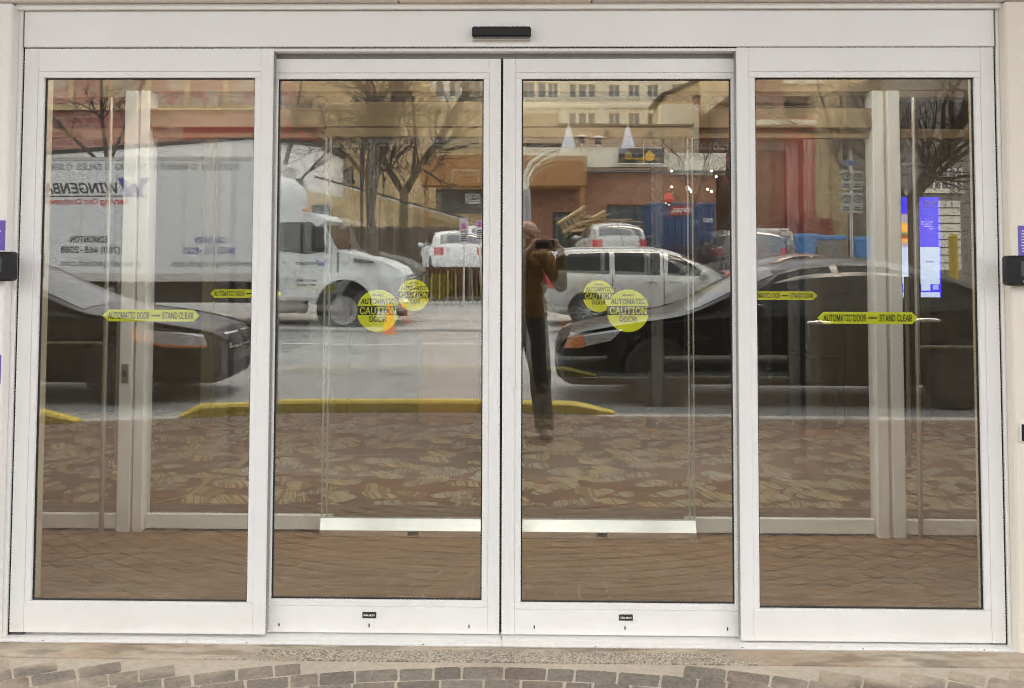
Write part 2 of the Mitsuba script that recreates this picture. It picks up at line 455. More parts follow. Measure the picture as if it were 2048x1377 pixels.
SWIN = SW.buffer(-0.14)
fine_n, rest = 0, [[], [], [], 0]
CX, CY = 0.0, -3.33
for k in range(2, 60):
    r0, r1 = 0.105 * k + 0.004, 0.105 * (k + 1) - 0.0035
    rm = (r0 + r1) / 2
    a = rng.random() * 6.28
    end = a + 2 * math.pi
    while a < end - 0.05 / rm:
        w = rng.choice((0.098, 0.15, 0.15, 0.125))
        da = w / rm
        if a + da > end - .04 / rm:
            da = end - a
        g = 0.0038 / rm
        jit = lambda: rng.uniform(-0.0016, 0.0016)
        P = [(CX + (r + jit()) * math.sin(t), CY + (r + jit()) * math.cos(t)) for r, t in ((r0, a + g), (r0, a + da - g), (r1, a + da - g), (r1, a + g))]
        mid = np.mean(P, 0)
        a += da
        if max(y for _, y in P) > -0.25 or abs(mid[0]) > 7.5 or not SWIN.contains(Point(mid)):
            continue
        near = mid[1] > -0.72 and abs(mid[0]) < 1.95
        v, f, uv = paver_mesh(P, rng.random(), near)
        if near and fine_n < 290:
            fine_n += 1
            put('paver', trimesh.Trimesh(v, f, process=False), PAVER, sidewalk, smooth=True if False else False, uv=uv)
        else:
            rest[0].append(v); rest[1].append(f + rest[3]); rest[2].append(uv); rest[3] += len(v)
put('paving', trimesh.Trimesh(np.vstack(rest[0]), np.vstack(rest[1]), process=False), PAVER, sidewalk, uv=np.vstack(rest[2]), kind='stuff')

road = struct('road', xy([(-70, -4.4), (70, -4.4), (70, -15.2), (-70, -15.2)], -0.2, -0.05), ASPHALT)
put('lane_line', xy([(-60, -12.5), (60, -12.5), (60, -12.6), (-60, -12.6)], -0.0501, -0.046), plain('road_white', (0.55, 0.55, 0.52), 0.7), road)
lot = struct('parking_lot', xy([(-70, -19.5), (70, -19.5), (70, -110), (-70, -110)], -0.2, -0.02), ASPHALT)
fsw = struct('far_sidewalk', xy([(-70, -15.15), (70, -15.15), (70, -19.6), (-70, -19.6)], -0.2, 0.0), CONC)
put('kerb', box(-70, 70, -15.15, -14.92, -0.2, 0.004, 0.02), CONC, fsw)
struct('ground', xy([(-200, 30), (200, 30), (200, -200), (-200, -200)], -0.6, -0.3), ASPHALT)
# flush concrete edge of the lay-by and the raised yellow kerbs
nk = struct('near_kerb', cat_([xy([(0.7, -5.2), (14, -5.25), (14, -5.42), (0.7, -5.36)], -0.2, -0.004), xy([(-14, -4.7), (-4.3, -4.75), (-3.0, -5.05), (-3.0, -5.2), (-4.3, -4.92), (-14, -4.9)], -0.2, -0.004)]), CONC)


def kerb(path, name, lbl, taper=(0.0, 0.0)):
    pts = np.array(path, float)
    prof = [(0.0, -0.13), (0.0, 0.072), (0.025, 0.096), (0.12, 0.098), (0.15, 0.075), (0.165, -0.13)]
    d = np.gradient(pts, axis=0)
    d /= np.linalg.norm(d, axis=1, keepdims=True)
    nrm = np.column_stack([d[:, 1], -d[:, 0]])
    if nrm[0, 1] > 0:
        nrm = -nrm
    rows = []
    s = np.r_[0, np.cumsum(np.linalg.norm(np.diff(pts, axis=0), axis=1))]
    for i in range(len(pts)):
        h = 1.0
        if taper[0]:
            h = min(h, 0.15 + 0.85 * min(1, s[i] / taper[0]))
        if taper[1]:
            h = min(h, 0.15 + 0.85 * min(1, (s[-1] - s[i]) / taper[1]))
        rows.append([(pts[i, 0] + nrm[i, 0] * o, pts[i, 1] + nrm[i, 1] * o, z * h if z > 0 else z) for o, z in prof])
    v = np.array(rows).reshape(-1, 3)
    n, k = len(pts), len(prof)
    f = []
    for i in range(n - 1):
        for j in range(k - 1):
            a = i * k + j
            f += [[a, a + k, a + k + 1], [a, a + k + 1, a + 1]]
    for j in range(1, k - 1):
        f += [[0, j, j + 1], [(n - 1) * k, (n - 1) * k + j + 1, (n - 1) * k + j]]
    m = trimesh.Trimesh(v, np.array(f), process=False)
    m.fix_normals()
    return put(name, m, YCURB, None, smooth=30, label=lbl, cat='kerb', group='yellow kerbs along the lay-by')


def curve(xs, ys, n=14):
    from scipy.interpolate import CubicSpline
    t = np.linspace(0, 1, n)
    u = np.linspace(0, 1, len(xs))
    return np.column_stack([CubicSpline(u, xs)(t), CubicSpline(u, ys)(t)])


kerb(curve([-2.97, -2.35, -1.75], [-5.05, -5.24, -5.33], 9), 'yellow_kerb', 'yellow painted kerb stone reflected left of centre', (0.06, 0))
kerb(curve([-1.742, -0.9, -0.18], [-5.331, -5.40, -5.40], 10), 'yellow_kerb', 'long yellow painted kerb stone reflected in the middle of the doors')
kerb(curve([-0.172, 0.3, 0.85], [-5.40, -5.36, -5.28], 10), 'yellow_kerb', 'yellow kerb stone tapering off beside the person', (0, 0.35))
kerb(curve([-5.9, -4.9, -3.78], [-4.7, -4.7, -4.78], 9), 'yellow_kerb', 'yellow kerb stone reflected at the far left under the car', (0, 0.08))
kerb(curve([4.15, 4.8, 5.6], [-5.3, -5.32, -5.3], 9), 'yellow_kerb', 'yellow kerb stone reflected at the far right', (0.08, 0))

# ------------------------------------------------------------------ facade
def pane(x0, x1, y, z0, z1, amp=0.00016, seed=0):
    """A sheet of float glass with the faint roller waves that bend its reflections."""
    nx, nz = 26, 60
    X, Z = np.meshgrid(np.linspace(x0, x1, nx), np.linspace(z0, z1, nz))
    P = np.stack([X * 1.6 + seed * 3.7, Z * 3.2, X * 0 + seed], -1)
    W = meshkit.noise(P, seed) + 0.35 * meshkit.noise(P * np.array([2.3, 2.6, 1]), seed + 5)
    e = np.clip(np.minimum(np.minimum(X - x0, x1 - X), np.minimum(Z - z0, z1 - Z)) / 0.03, 0, 1)
    v = np.stack([X, y + amp * (W - .7) * e, Z], -1).reshape(-1, 3)
    i, j = np.meshgrid(np.arange(nz - 1), np.arange(nx - 1), indexing='ij')
    a = (i * nx + j).ravel()
    f = np.vstack([np.stack([a, a + 1, a + nx + 1], 1), np.stack([a, a + nx + 1, a + nx], 1)])
    return trimesh.Trimesh(v, f, process=False)


fac = thing('entrance_facade', 'pale panelled building front around the automatic doors', 'building')
put('lintel_panel', box(-3.2, -0.415, -0.115, 0.2, 2.452, 2.75, .004), GREYB, fac)
put('lintel_panel', box(-0.411, 0.336, -0.118, 0.2, 2.452, 2.75, .004), BEIGE, fac)
put('lintel_panel', box(0.340, 3.2, -0.115, 0.2, 2.452, 2.75, .004), GREYB, fac)
put('upper_wall', box(-14, 14, -0.11, 0.3, 2.753, 6.5), GREYB, fac)
put('post', box(-2.30, -1.925, -0.112, 0.16, -0.02, 2.449, .006), PLASTER, fac, label='white post left of the doors')
put('post', box(1.921, 2.30, -0.112, 0.16, -0.02, 2.449, .006), CREAM, fac, label='cream post right of the doors')
put('wall', box(-14, -2.302, -0.10, 0.3, -0.05, 2.75), GREYB, fac)
put('wall', box(2.302, 14, -0.10, 0.3, -0.05, 2.75), GREYB, fac)

cn = thing('unseen_canopy', 'unseen pale flat canopy added to shade the doorway', 'canopy')  # added out of view, sized to shade the door front
put('soffit', box(-9, 9, -3.3, -0.111, 3.9, 4.15), PLASTER, cn)
put('fascia', box(-9.02, 9.02, -3.36, -3.301, 3.85, 4.3), PLASTER, cn)

# ------------------------------------------------------------------ automatic door unit
YF = -0.05
du = thing('door_frame', 'white aluminium outer frame and header of the automatic doors', 'door frame')
put('jamb', box(-1.9245, -1.9085, -0.06, 0.12, 0.0, 2.432, .003), WHITE, du)
put('jamb', box(1.9085, 1.9205, -0.06, 0.12, 0.0, 2.432, .003), WHITE, du)
put('header', box(-1.9005, 1.9005, -0.062, 0.16, 2.2855, 2.428, .0015), WHITE, du)
hc = put('head_cap', xz([(-1.9245, 2.4305), (1.9205, 2.4305), (1.9205, 2.4505), (-1.9245, 2.4505)], -0.085, 0.16), PLASTER, du)
put('gap_shade', box(-1.9083, -1.9021, -0.046, 0.1, 0.0, 2.43), BLACK, du)  # black fillers paint the shade of the gaps around the panels
put('gap_shade', box(-1.9075, 1.9075, -0.046, 0.05, 2.2822, 2.2853), BLACK, du)
put('gap_shade', box(1.9021, 1.9083, -0.046, 0.1, 0.0, 2.43), BLACK, du)
put('track_cover', box(-0.913, 0.905, -0.044, 0.06, 2.2705, 2.2855), WHITE, du)
put('track', box(-0.93, 0.93, 0.012, 0.06, 2.2525, 2.2705), MGREY, du)
put('weather_strip', box(-0.021, -0.003, 0.018, 0.028, 0.008, 2.249), BLACK, du)
put('foot_gasket', box(-1.899, -1.852, -0.045, 0.0, 0.0005, 0.0135), DGREY, du)
put('foot_gasket', box(1.852, 1.899, -0.045, 0.0, 0.0005, 0.0135), DGREY, du)


def leaf(base, label, x0, x1, zb, zt, y0, depth, sl, sr, stop, rail_t, rail_b, gy, group=None, bstop=False):
    """A glazed door leaf: stiles sl / sr wide (0: none shows), glazing stops, rails, gasket, glass."""
    k = thing(base, label, 'door', group)
    y1 = y0 + depth
    put('stile', box(x0, x0 + sl, y0, y1, zb, zt, .0014), WHITE, k)
    put('stile', box(x1 - sr, x1, y0, y1, zb, zt, .0014), WHITE, k)
    xa, xb = x0 + sl + 0.0006, x1 - sr - 0.0006
    put('top_rail', box(xa, xb, y0 + .0012, y1, zt - rail_t, zt, .0012), WHITE, k)
    put('bottom_rail', box(xa, xb, y0 + .0012, y1, zb, zb + rail_b, .0012), WHITE, k)
    za, zc = zb + rail_b + .0006, zt - rail_t - .0006
    put('glazing_stop', box(xa, xb, y0 + .004, gy + .012, zc - stop, zc, .001), WHITE, k)
    ga = za + (stop if bstop else 0)
    if bstop:
        put('glazing_stop', box(xa, xb, y0 + .004, gy + .012, za, ga, .001), WHITE, k)
    put('glazing_stop', box(xa, xa + stop, y0 + .004, gy + .012, ga + .0005, zc - stop - .0005, .001), WHITE, k)
    put('glazing_stop', box(xb - stop, xb, y0 + .004, gy + .012, ga + .0005, zc - stop - .0005, .001), WHITE, k)
    X0, X1, Z0, Z1, t = xa + stop, xb - stop, ga, zc - stop, .0052
    gk = cat_([box(X0 + .0004, X0 + t, gy - .004, gy + .006, Z0 + .0004, Z1 - .0004), box(X1 - t, X1 - .0004, gy - .004, gy + .006, Z0 + .0004, Z1 - .0004),
               box(X0 + t, X1 - t, gy - .004, gy + .006, Z0 + .0004, Z0 + t), box(X0 + t, X1 - t, gy - .004, gy + .006, Z1 - t, Z1 - .0004)])
    put('gasket', gk, BLACK, k)
    put('glass', pane(X0 + .002, X1 - .002, gy, Z0 + .002, Z1 - .002, seed=len(used) % 97), GLASS, k, smooth=True)
    return k


G = None
lf = leaf('fixed_door_panel', 'white framed fixed glass panel at the left end of the doors', -1.902, -0.912, 0.0155, 2.2815, YF, .045, .054, .049, .0235, .0915, .1165, -0.028)
rf = leaf('fixed_door_panel', 'white framed fixed glass panel at the right end of the doors', 0.905, 1.902, 0.0105, 2.2835, YF, .045, .048, .051, .0235, .0935, .118, -0.028)
ls = leaf('sliding_door', 'white framed sliding glass door left of the centre gap', -0.972, -0.0165, 0.007, 2.249, 0.0, .045, .042, .044, .0235, .056, .100, 0.020, bstop=True)
put('edge_seal_or_shade', cat_([box(-0.9118, -0.9092, -.043, -.030, .02, 2.275), box(-0.9118, -0.9095, -.026, -.008, .02, 2.275)]), MGREY, lf)  # grey strips stand for the shade on the panel's side return
put('edge_seal_or_shade', cat_([box(0.9022, 0.9048, -.043, -.030, .02, 2.275), box(0.9025, 0.9048, -.026, -.008, .02, 2.275)]), MGREY, rf)  # same painted shade on the right panel's return
rs = leaf('sliding_door', 'white framed sliding glass door right of the centre gap', -0.0075, 0.96, 0.007, 2.249, 0.0, .045, .050, .042, .0235, .056, .095, 0.020, bstop=True)
for k, xs, bx in ((ls, (-0.871, -0.52, -0.133), -0.52), (rs, (0.12, 0.469, 0.863), 0.473)):
    for x in xs:
        put('drain_slot', box(x - .0022, x + .0022, -0.0012, 0.004, 0.030, 0.042), BLACK, k)
    b = put('badge', box(bx - .0265, bx + .0265, -0.0022, 0.004, 0.064, 0.087, .001), INK, k, label='small black maker badge with white lettering')
    put('lettering', words('ASSA ABLOY', 0.0062, (bx, -0.0022, 0.0725), '-y', .0006, True, 0.044), WHITEINK, b)


def circle_sticker(base, x, z, gy, label, ghost=False):
    r = 0.0835
    k = thing(base, label, 'sticker')
    y = gy + 0.0015
    put('disc', lathe([(0, 0), (r, 0), (r, .0008), (0, .0008)], 64, 'y', (x, y + .0002, z)), YELLOW, k)
    band = Point(0, 0).buffer(r * .999, 48).intersection(Polygon([(-1, -.0165), (1, -.0165), (1, .0185), (-1, .0185)]))
    m = xz(band, 0, .0004)
    m.apply_translation((x, y - .0004, z))
    put('band', m, INK, k)
    for t_, h_, dz, w_ in (('ASSA ABLOY', .0075, .058, .045), ('AUTOMATIC', .0205, .027, .135), ('DOOR', .0205, -.043, .070)):
        put('lettering', words(t_, h_, (x, y - .0002, z + dz), '-y', .0003, True, w_), INK, k)
    put('caution_lettering', words('CAUTION', .0265, (x, y - .0006, z - .0125), '-y', .0003, True, .146), YELLOW, k)
    return k


circle_sticker('caution_sticker', -0.501, 1.248, 0.020, 'round yellow caution sticker on the left sliding door')
circle_sticker('caution_sticker', 0.486, 1.252, 0.020, 'round yellow caution sticker on the right sliding door')


def arrow_sticker(x0, x1, z, gy, label):
    k = thing('stand_clear_sticker', label, 'sticker')
    h = .0228
    y = gy + .0015
    put('strip', xz([(x0, z), (x0 + .024, z + h), (x1 - .024, z + h), (x1, z), (x1 - .024, z - h), (x0 + .024, z - h)], y, y + .0008), YELLOW, k)
    L = x1 - x0
    put('lettering', words('AUTOMATIC DOOR', .025, (x0 + L * .272, y - .0003, z - .0125), '-y', .0003, True, L * .425), INK, k)
    put('lettering', words('STAND CLEAR', .025, (x0 + L * .775, y - .0003, z - .0125), '-y', .0003, True, L * .325), INK, k)
    put('dash', box(x0 + L * .505, x0 + L * .595, y - .0003, y, z - .003, z + .003), INK, k)
    return k


arrow_sticker(-1.578, -1.194, 1.229, -0.028, 'yellow stand clear strip on the left fixed panel')
arrow_sticker(1.214, 1.602, 1.231, -0.028, 'yellow stand clear strip on the right fixed panel')

sn = thing('door_sensor', 'black motion sensor on the door header', 'sensor')
put('housing', box(-0.127, 0.103, -0.098, -0.0625, 2.3175, 2.3585, .006), BLKPL, sn)
put('lens', box(-0.121, 0.097, -0.094, -0.068, 2.3125, 2.3175), plain('sensor_lens', (0.006, 0.006, 0.007), 0.1), sn)
put('base', box(-0.126, 0.102, -0.084, -0.0625, 2.3075, 2.3125), GREYB, sn)

th = struct('threshold', cat_([xz([(-2.0, -.01), (2.0, -.01), (2.0, .0018), (-2.0, .0018)], -0.104, 0.09)]), ALUM)
put('ridge', cat_([box(-1.95, 1.95, y, y + .012, .0017, .0046, .0012) for y in (-0.092, -0.072, -0.056)]), ALUM, th)
for x in (-0.005,):
    put('joint', box(x - .001, x + .001, -0.103, 0.0, .0016, .0024), DGREY, th)
for x in (-1.75, -1.2, -0.97, -0.3, 0.35, 0.9, 1.35, 1.8):
    put('screw', lathe([(0, 0), (.0038, 0), (.0038, .0008), (0, .0008)], 10, 'z', (x, -0.098 + .004, .0018)), DGREY, th)

# posters and devices on the posts
for x, z0, z1, lb in ((-2.031, 1.483, 1.599, 'purple notice with white lines above the left reader'), (-2.033, 0.972, 1.083, 'lower purple notice on the left post')):
    k = thing('notice', lb, 'notice')
    put('sheet', box(x - .095, x + .1035, -0.1135, -0.112, z0, z1), PURPLE, k)
    rows = [box(x - .06, x + .092 - .03 * rng.random(), -0.1141, -0.1134, z1 - .03 - i * .014, z1 - .026 - i * .014) for i in range(5)]
    put('print', cat_(rows), WHITEINK, k)
k = thing('notice', 'purple notice with white text above the right reader', 'notice')
put('sheet', box(1.951, 2.10, -0.1135, -0.112, 1.42, 1.588), PURPLE, k)
put('print', cat_([box(1.962 + .004 * rng.random(), 1.99 + .012 * rng.random(), -0.1141, -0.1134, 1.566 - i * .011, 1.5695 - i * .011) for i in range(8)]), WHITEINK, k)


def reader(xa, xb, z0, z1, label, s):
    k = thing('card_reader', label, 'card reader')
    put('housing', box(xa, xb, -0.165, -0.112, z0, z1, .008), BLKPL, k)
    m = (xa + xb) / 2 + s * .012
    put('display', box(m - .018, m + .03, -0.1662, -0.164, z0 + .035, z1 - .02), DGREY, k)
    put('indicator', box(m + .002, m + .009, -0.1675, -0.165, z0 + .068, z0 + .075), WHITEINK, k)
    put('plate', box(m - .012, m + .026, -0.1675, -0.165, z0 + .012, z0 + .02), MGREY, k)


reader(-1.985, -1.873, 1.366, 1.478, 'black card reader on the left post', -1)
reader(1.886, 1.995, 1.362, 1.474, 'black card reader on the right post', 1)
k = thing('push_button', 'small black push button with light rim on the right post', 'button')
put('rim', box(1.938, 2.02, -0.126, -0.112, 0.775, 0.85, .006), ALUM, k)
put('pad', box(1.9415, 2.015, -0.1285, -0.124, 0.781, 0.844, .004), BLKPL, k)

# ------------------------------------------------------------------ vestibule
YI = 1.42
vf = struct('vestibule_floor', sheet(-3.2, 3.2, 0.09, YI + .06, 0.0), ENTRYMAT)
lfl = struct('lobby_floor', sheet(-7, 7, YI + .06, 5.35, 0.0), CARPET)
iw = thing('vestibule_wall', 'cream side walls and ceiling inside the entrance', 'wall')
put('wall', box(-3.3, -3.2, 0.17, YI, 0, 2.75), WALLW, iw)
put('wall', box(3.2, 3.3, 0.17, YI, 0, 2.75), WALLW, iw)
put('wall', box(-3.3, -1.95, 0.162, 0.3, 0, 2.75), WALLW, iw)
put('wall', box(1.95, 3.3, 0.162, 0.3, 0, 2.75), WALLW, iw)
put('ceiling', box(-3.3, 3.3, 0.17, YI + .1, 2.6, 2.75), CEIL, iw)
put('bulkhead', box(-3.2, 3.2, YI - .01, YI + .16, 2.335, 2.6), HEADT, iw)
lw = thing('lobby_wall', 'dark brown lobby walls behind the inner doors', 'wall')
put('wall', box(-7, -6.9, YI + .1, 5.29, 0, 2.9), WALLB, lw)
put('wall', box(6.9, 7, YI + .1, 5.29, 0, 2.9), WALLB, lw)
put('wall', box(-7, 7, 5.3, 5.4, 0, 3.0), DARKW, lw, label='dark wood back wall added for the darkness of the lobby')  # near-black wall stands in for the unlit depth of the lobby
put('wall', box(-7, -3.2, YI + .02, YI + .14, 0, 3.0), WALLB, lw)
put('wall', box(3.2, 7, YI + .02, YI + .14, 0, 3.0), WALLB, lw)
put('ceiling', box(-7, 7, YI + .16, 5.29, 2.905, 3.0), WALLB, lw)

ifr = thing('inner_door_frame', 'white frame and header of the inner vestibule doors', 'door frame')
for xa, xb in ((-2.075, -2.005), (-1.99, -1.94), (1.905, 1.965), (1.985, 2.05)):
    put('jamb', box(xa, xb, YI - .035, YI + .09, 0, 2.336, .004), WHITE, ifr)
for xa, xb in ((-2.0045, -1.9905), (1.9655, 1.9845)):
    put('jamb_reveal', box(xa, xb, YI - .012, YI + .08, 0, 2.336), WALLW, ifr)
put('header', box(-1.9395, 1.9045, YI - .03, YI + .09, 2.137, 2.243, .004), HEADT, ifr)
put('operator_cover', box(-0.99, 0.96, YI - .06, YI - .0305, 2.138, 2.272, .005), HEADT, ifr)
put('transom_glass', quad((-1.94, YI + .02, 2.244), (1.905, YI + .02, 2.244), (1.905, YI + .02, 2.334), (-1.94, YI + .02, 2.334)), GLASS2, ifr)
for xa, xb in ((-3.2, -2.0755), (2.0505, 3.2)):
    put('header', box(xa, xb, YI - .03, YI + .09, 2.30, 2.336, .004), HEADT, ifr)


def inner_leaf(base, label, x0, x1, y, bright, stiles):
    k = thing(base, label, 'door', None)
    put('glass', pane(x0, x1, y + .012, .088, 2.135, seed=len(used) % 89), GLASS2, k, smooth=True)
    if bright:
        prof = [(y - .030, .002), (y - .030, .034), (y - .004, .0895), (y + .028, .0895), (y + .054, .034), (y + .054, .002)]
        put('bottom_rail', yz(prof, x0, x1), POLISH, k)
        put('badge', box((x0 + x1) / 2 - .028, (x0 + x1) / 2 + .028, y - .033, y - .0295, .010, .030), INK, k)
    else:
        put('bottom_rail', box(x0, x1, y - .004, y + .030, .012, .0885, .003), SILVERRAIL, k)
        put('bottom_seal', box(x0 + .03, x1 - .03, y + .004, y + .022, .001, .0115), DGREY, k)
    put('top_rail', box(x0, x1, y - .002, y + .03, 2.085, 2.136, .003), HEADT, k)
    for xs in stiles:
        put('edge_seal_or_shade', box(xs - .003, xs + .003, y + .004, y + .02, .09, 2.084), EDGE, k)
    return k


inner_leaf('inner_sliding_door', 'inner sliding glass door with bright bottom rail left of centre', -0.99, -0.017, YI - .05, True, (-0.987, -0.962))
inner_leaf('inner_sliding_door', 'inner sliding glass door with bright bottom rail right of centre', -0.013, 0.958, YI - .05, True, (0.955, 0.93))
inner_leaf('inner_fixed_panel', 'inner fixed glass panel left of the inner sliding doors', -1.935, -0.94, YI + .01, False, ())
inner_leaf('inner_fixed_panel', 'inner fixed glass panel right of the inner sliding doors', 0.91, 1.90, YI + .01, False, ())
for xa, xb, hx, side in ((-3.19, -2.08, -2.13, 'left'), (2.055, 3.19, 2.104, 'right')):
    k = inner_leaf('swing_door', f'inner glass swing door with tall steel pull bar at the {side}', xa, xb, YI + .0, False, ())
    put('pull_bar', tube([(hx, YI - .085, .02), (hx, YI - .085, 2.29)], .0125, 14), STEEL, k, smooth=40)
    put('pull_bar', tube([(hx + .005, YI + .075, .35), (hx + .005, YI + .075, 1.25), (hx + .0, YI + .06, 1.35)], .0125, 12), STEEL, k, smooth=40)
    put('standoff', cat_([tube([(hx, YI - .085, z), (hx, YI + .07, z)], .009, 10) for z in (.4, 1.15, 1.95)]), STEEL, k)
    xc = xa + .1 if side == 'left' else xb - .1
    put('push_bar', tube([(hx + (.02 if side == 'right' else -.012), YI - .05, .99), (xc, YI - .05, .99)], .008, 10), STEEL, k)
k = thing('push_plate', 'small steel opener plate on the inner left jamb', 'plate')
put('plate', box(-2.062, -2.022, YI - .041, YI - .0352, .778, .88, .002), STEEL, k)
put('symbol', words('&', .03, (-2.042, YI - .0412, .815), '-y', .0005, True), DGREY, k)
circle_sticker('inner_caution_sticker', -0.515, 1.248, YI - .0415, 'smaller round caution sticker on the left inner sliding door')
circle_sticker('inner_caution_sticker', 0.460, 1.246, YI - .0415, 'smaller round caution sticker on the right inner sliding door')
for a, b, s in ((-1.615, -1.232, 'left'), (1.238, 1.621, 'right')):
    arrow_sticker(a, b, 1.25, YI + .0185, f'smaller stand clear strip on the inner {s} fixed panel')


def lamp(base, label, m, rad, group=None, body=None):
    k = thing(base, label, 'lamp', group)
    kk = put('light', m, 'mat_black_ink', k, emitter={'type': 'area', 'sampling_weight': 0.12 if base == 'pendant_lamp' else 1.0, 'radiance': {'type': 'rgb', 'value': list(rad)}})
    for n, mm, bb in body or ():
        put(n, mm, bb, k)
    return k


WARM = np.array([1.0, 0.94, 0.84])
for i, (x, sd) in enumerate(((-1.6, 'left'), (0.0, 'middle'), (1.6, 'right'))):
    q_ = quad((x - .30, .62, 2.594), (x - .30, .92, 2.594), (x + .30, .92, 2.594), (x + .30, .62, 2.594))
    lamp('ceiling_light', f'{sd} lit panel in the vestibule ceiling', q_, WARM * 2.3, 'vestibule ceiling lights',
         [('trim', box(x - .33, x + .33, .59, .95, 2.5955, 2.61), CEIL)])
for i, (x, y) in enumerate(((-3.2, 2.6), (0.0, 2.6), (3.2, 2.6))):  # panels out of view, added to light the carpet
    q_ = quad((x - .5, y - .3, 2.893), (x - .5, y + .3, 2.893), (x + .5, y + .3, 2.893), (x + .5, y - .3, 2.893))
    lamp('added_lobby_light', ('left', 'middle', 'right')[i] + ' unseen lit panel added in the lobby ceiling', q_, WARM * 1.15, 'added lobby ceiling lights', [('trim', box(x - .53, x + .53, y - .33, y + .33, 2.895, 2.9005), CEIL)])
PEND = ['lit pendant bulb hanging leftmost in the lower row', 'lit pendant bulb left in the tight cluster of three', 'lowest lit pendant bulb of the tight cluster of three', 'middle lit pendant bulb of the tight cluster of three',
        'lit pendant bulb left in the right lower pair', 'lit pendant bulb right in the right lower pair', 'upper lit pendant bulb above the right pair', 'upper lit pendant bulb at the far right', 'upper lit pendant bulb above the leftmost one']
for i, (px, z) in enumerate(((1.34, 2.04), (1.48, 2.04), (1.51, 2.00), (1.495, 2.02), (1.655, 2.02), (1.69, 2.00), (1.69, 2.18), (1.73, 2.13), (1.34, 2.18))):
    s = trimesh.creation.icosphere(1, .009)
    s.apply_translation((px, 5.0, z))
    lamp('pendant_lamp', PEND[i], s, np.array([1.0, 0.78, 0.45]) * 6, 'lit pendant bulbs in the lobby',
         [('cord', tube([(px, 5.0, z + .018), (px, 5.0, 2.89)], .003, 5), BLACK)])


# kiosk screen
def screen_fn(p, n, uv):
    u, v = uv.x, uv.y
    pur = mix(mi.Color3f(0.010, 0.006, 0.19), mi.Color3f(0.006, 0.003, 0.17), v)
    c = mi.Color3f(pur)

    def rect(a, b, lo, hi):
        return dr.select((u > a) & (u < b) & (v > lo) & (v < hi), mi.Float(1), mi.Float(0))
    c = mix(c, mi.Color3f(0.10, 0.085, 0.06), rect(0.02, 0.50, 0.50, 0.83) * 0.75)
    bu, bv = (u - 0.20) / 0.20, (v - 0.615) / 0.055
    bun = smoothstep(1.1, 0.95, dr.sqrt(bu * bu + dr.square(bv - 1.0) * 0.6)) * dr.select(bv > 0.6, mi.Float(1), mi.Float(0))
    c = mix(c, mi.Color3f(0.19, 0.085, 0.012), bun)
    c = mix(c, mi.Color3f(0.04, 0.06, 0.01), rect(0.02, 0.42, 0.627, 0.645))
    c = mix(c, mi.Color3f(0.04, 0.012, 0.004), rect(0.03, 0.41, 0.592, 0.627))
    c = mix(c, mi.Color3f(0.13, 0.03, 0.01), rect(0.04, 0.40, 0.577, 0.592))
    c = mix(c, mi.Color3f(0.18, 0.08, 0.015), rect(0.03, 0.41, 0.54, 0.577))
    lines = dr.select(noise(dr.floor(v * 90), dr.floor(u * 40)) > 0.45, mi.Float(1), mi.Float(0)) * dr.select((dr.floor(v * 90) - 2 * dr.floor(v * 45)) > 0.5, mi.Float(1), mi.Float(0))
    c = mix(c, mi.Color3f(0.12, 0.12, 0.2), lines * rect(0.60, 0.85, 0.67, 0.76) * 0.7)
    c = mix(c, mi.Color3f(0.115, 0.13, 0.18), rect(0.0, 0.97, 0.13, 0.50))
    c = mix(c, mi.Color3f(0.05, 0.05, 0.13), rect(0.68, 0.86, 0.345, 0.36))
    c = mix(c, mi.Color3f(0.115, 0.13, 0.18), rect(0.58, 0.77, 0.065, 0.13) + rect(0.82, 0.94, 0.075, 0.125) * 0.6 + rect(0.02, 0.17, 0.065, 0.13) + rect(0.2, 0.3, 0.065, 0.13))
    c = mix(c, mi.Color3f(0.11, 0.12, 0.18), rect(0.0, 0.97, 0.0, 0.05))
    return c


kx0, kx1, kz0, kz1, ky = 3.285, 3.70, 1.078, 1.958, 5.05
k = thing('kiosk_screen', 'lit purple and white menu screen with a burger in the lobby', 'screen')
put('casing', box(kx0 - .012, kx1 + .012, ky + .002, ky + .07, kz0 - .015, kz1 + .015, .004), BLKPL, k)
put('display', quad((kx0, ky, kz0), (kx1, ky, kz0), (kx1, ky, kz1), (kx0, ky, kz1)), INK, k, uv=np.array([[0, 0], [1, 0], [1, 1], [0, 1.0]]),
    emitter={'type': 'area', 'sampling_weight': 0.3, 'radiance': proc(screen_fn)})
put('clock_lettering', cat_([words('10:40 am', .030, (kx1 - .09, ky - .0015, kz1 - .065), '-y', .001, True, .12), words('MARCH 31, 2022', .012, (kx1 - .09, ky - .0015, kz1 - .09), '-y', .001, True, .11)]), WHITEINK, k)
put('stand', box(kx0 + .1, kx1 - .1, ky + .02, ky + .06, 0, kz0 - .016), DGREY, k)

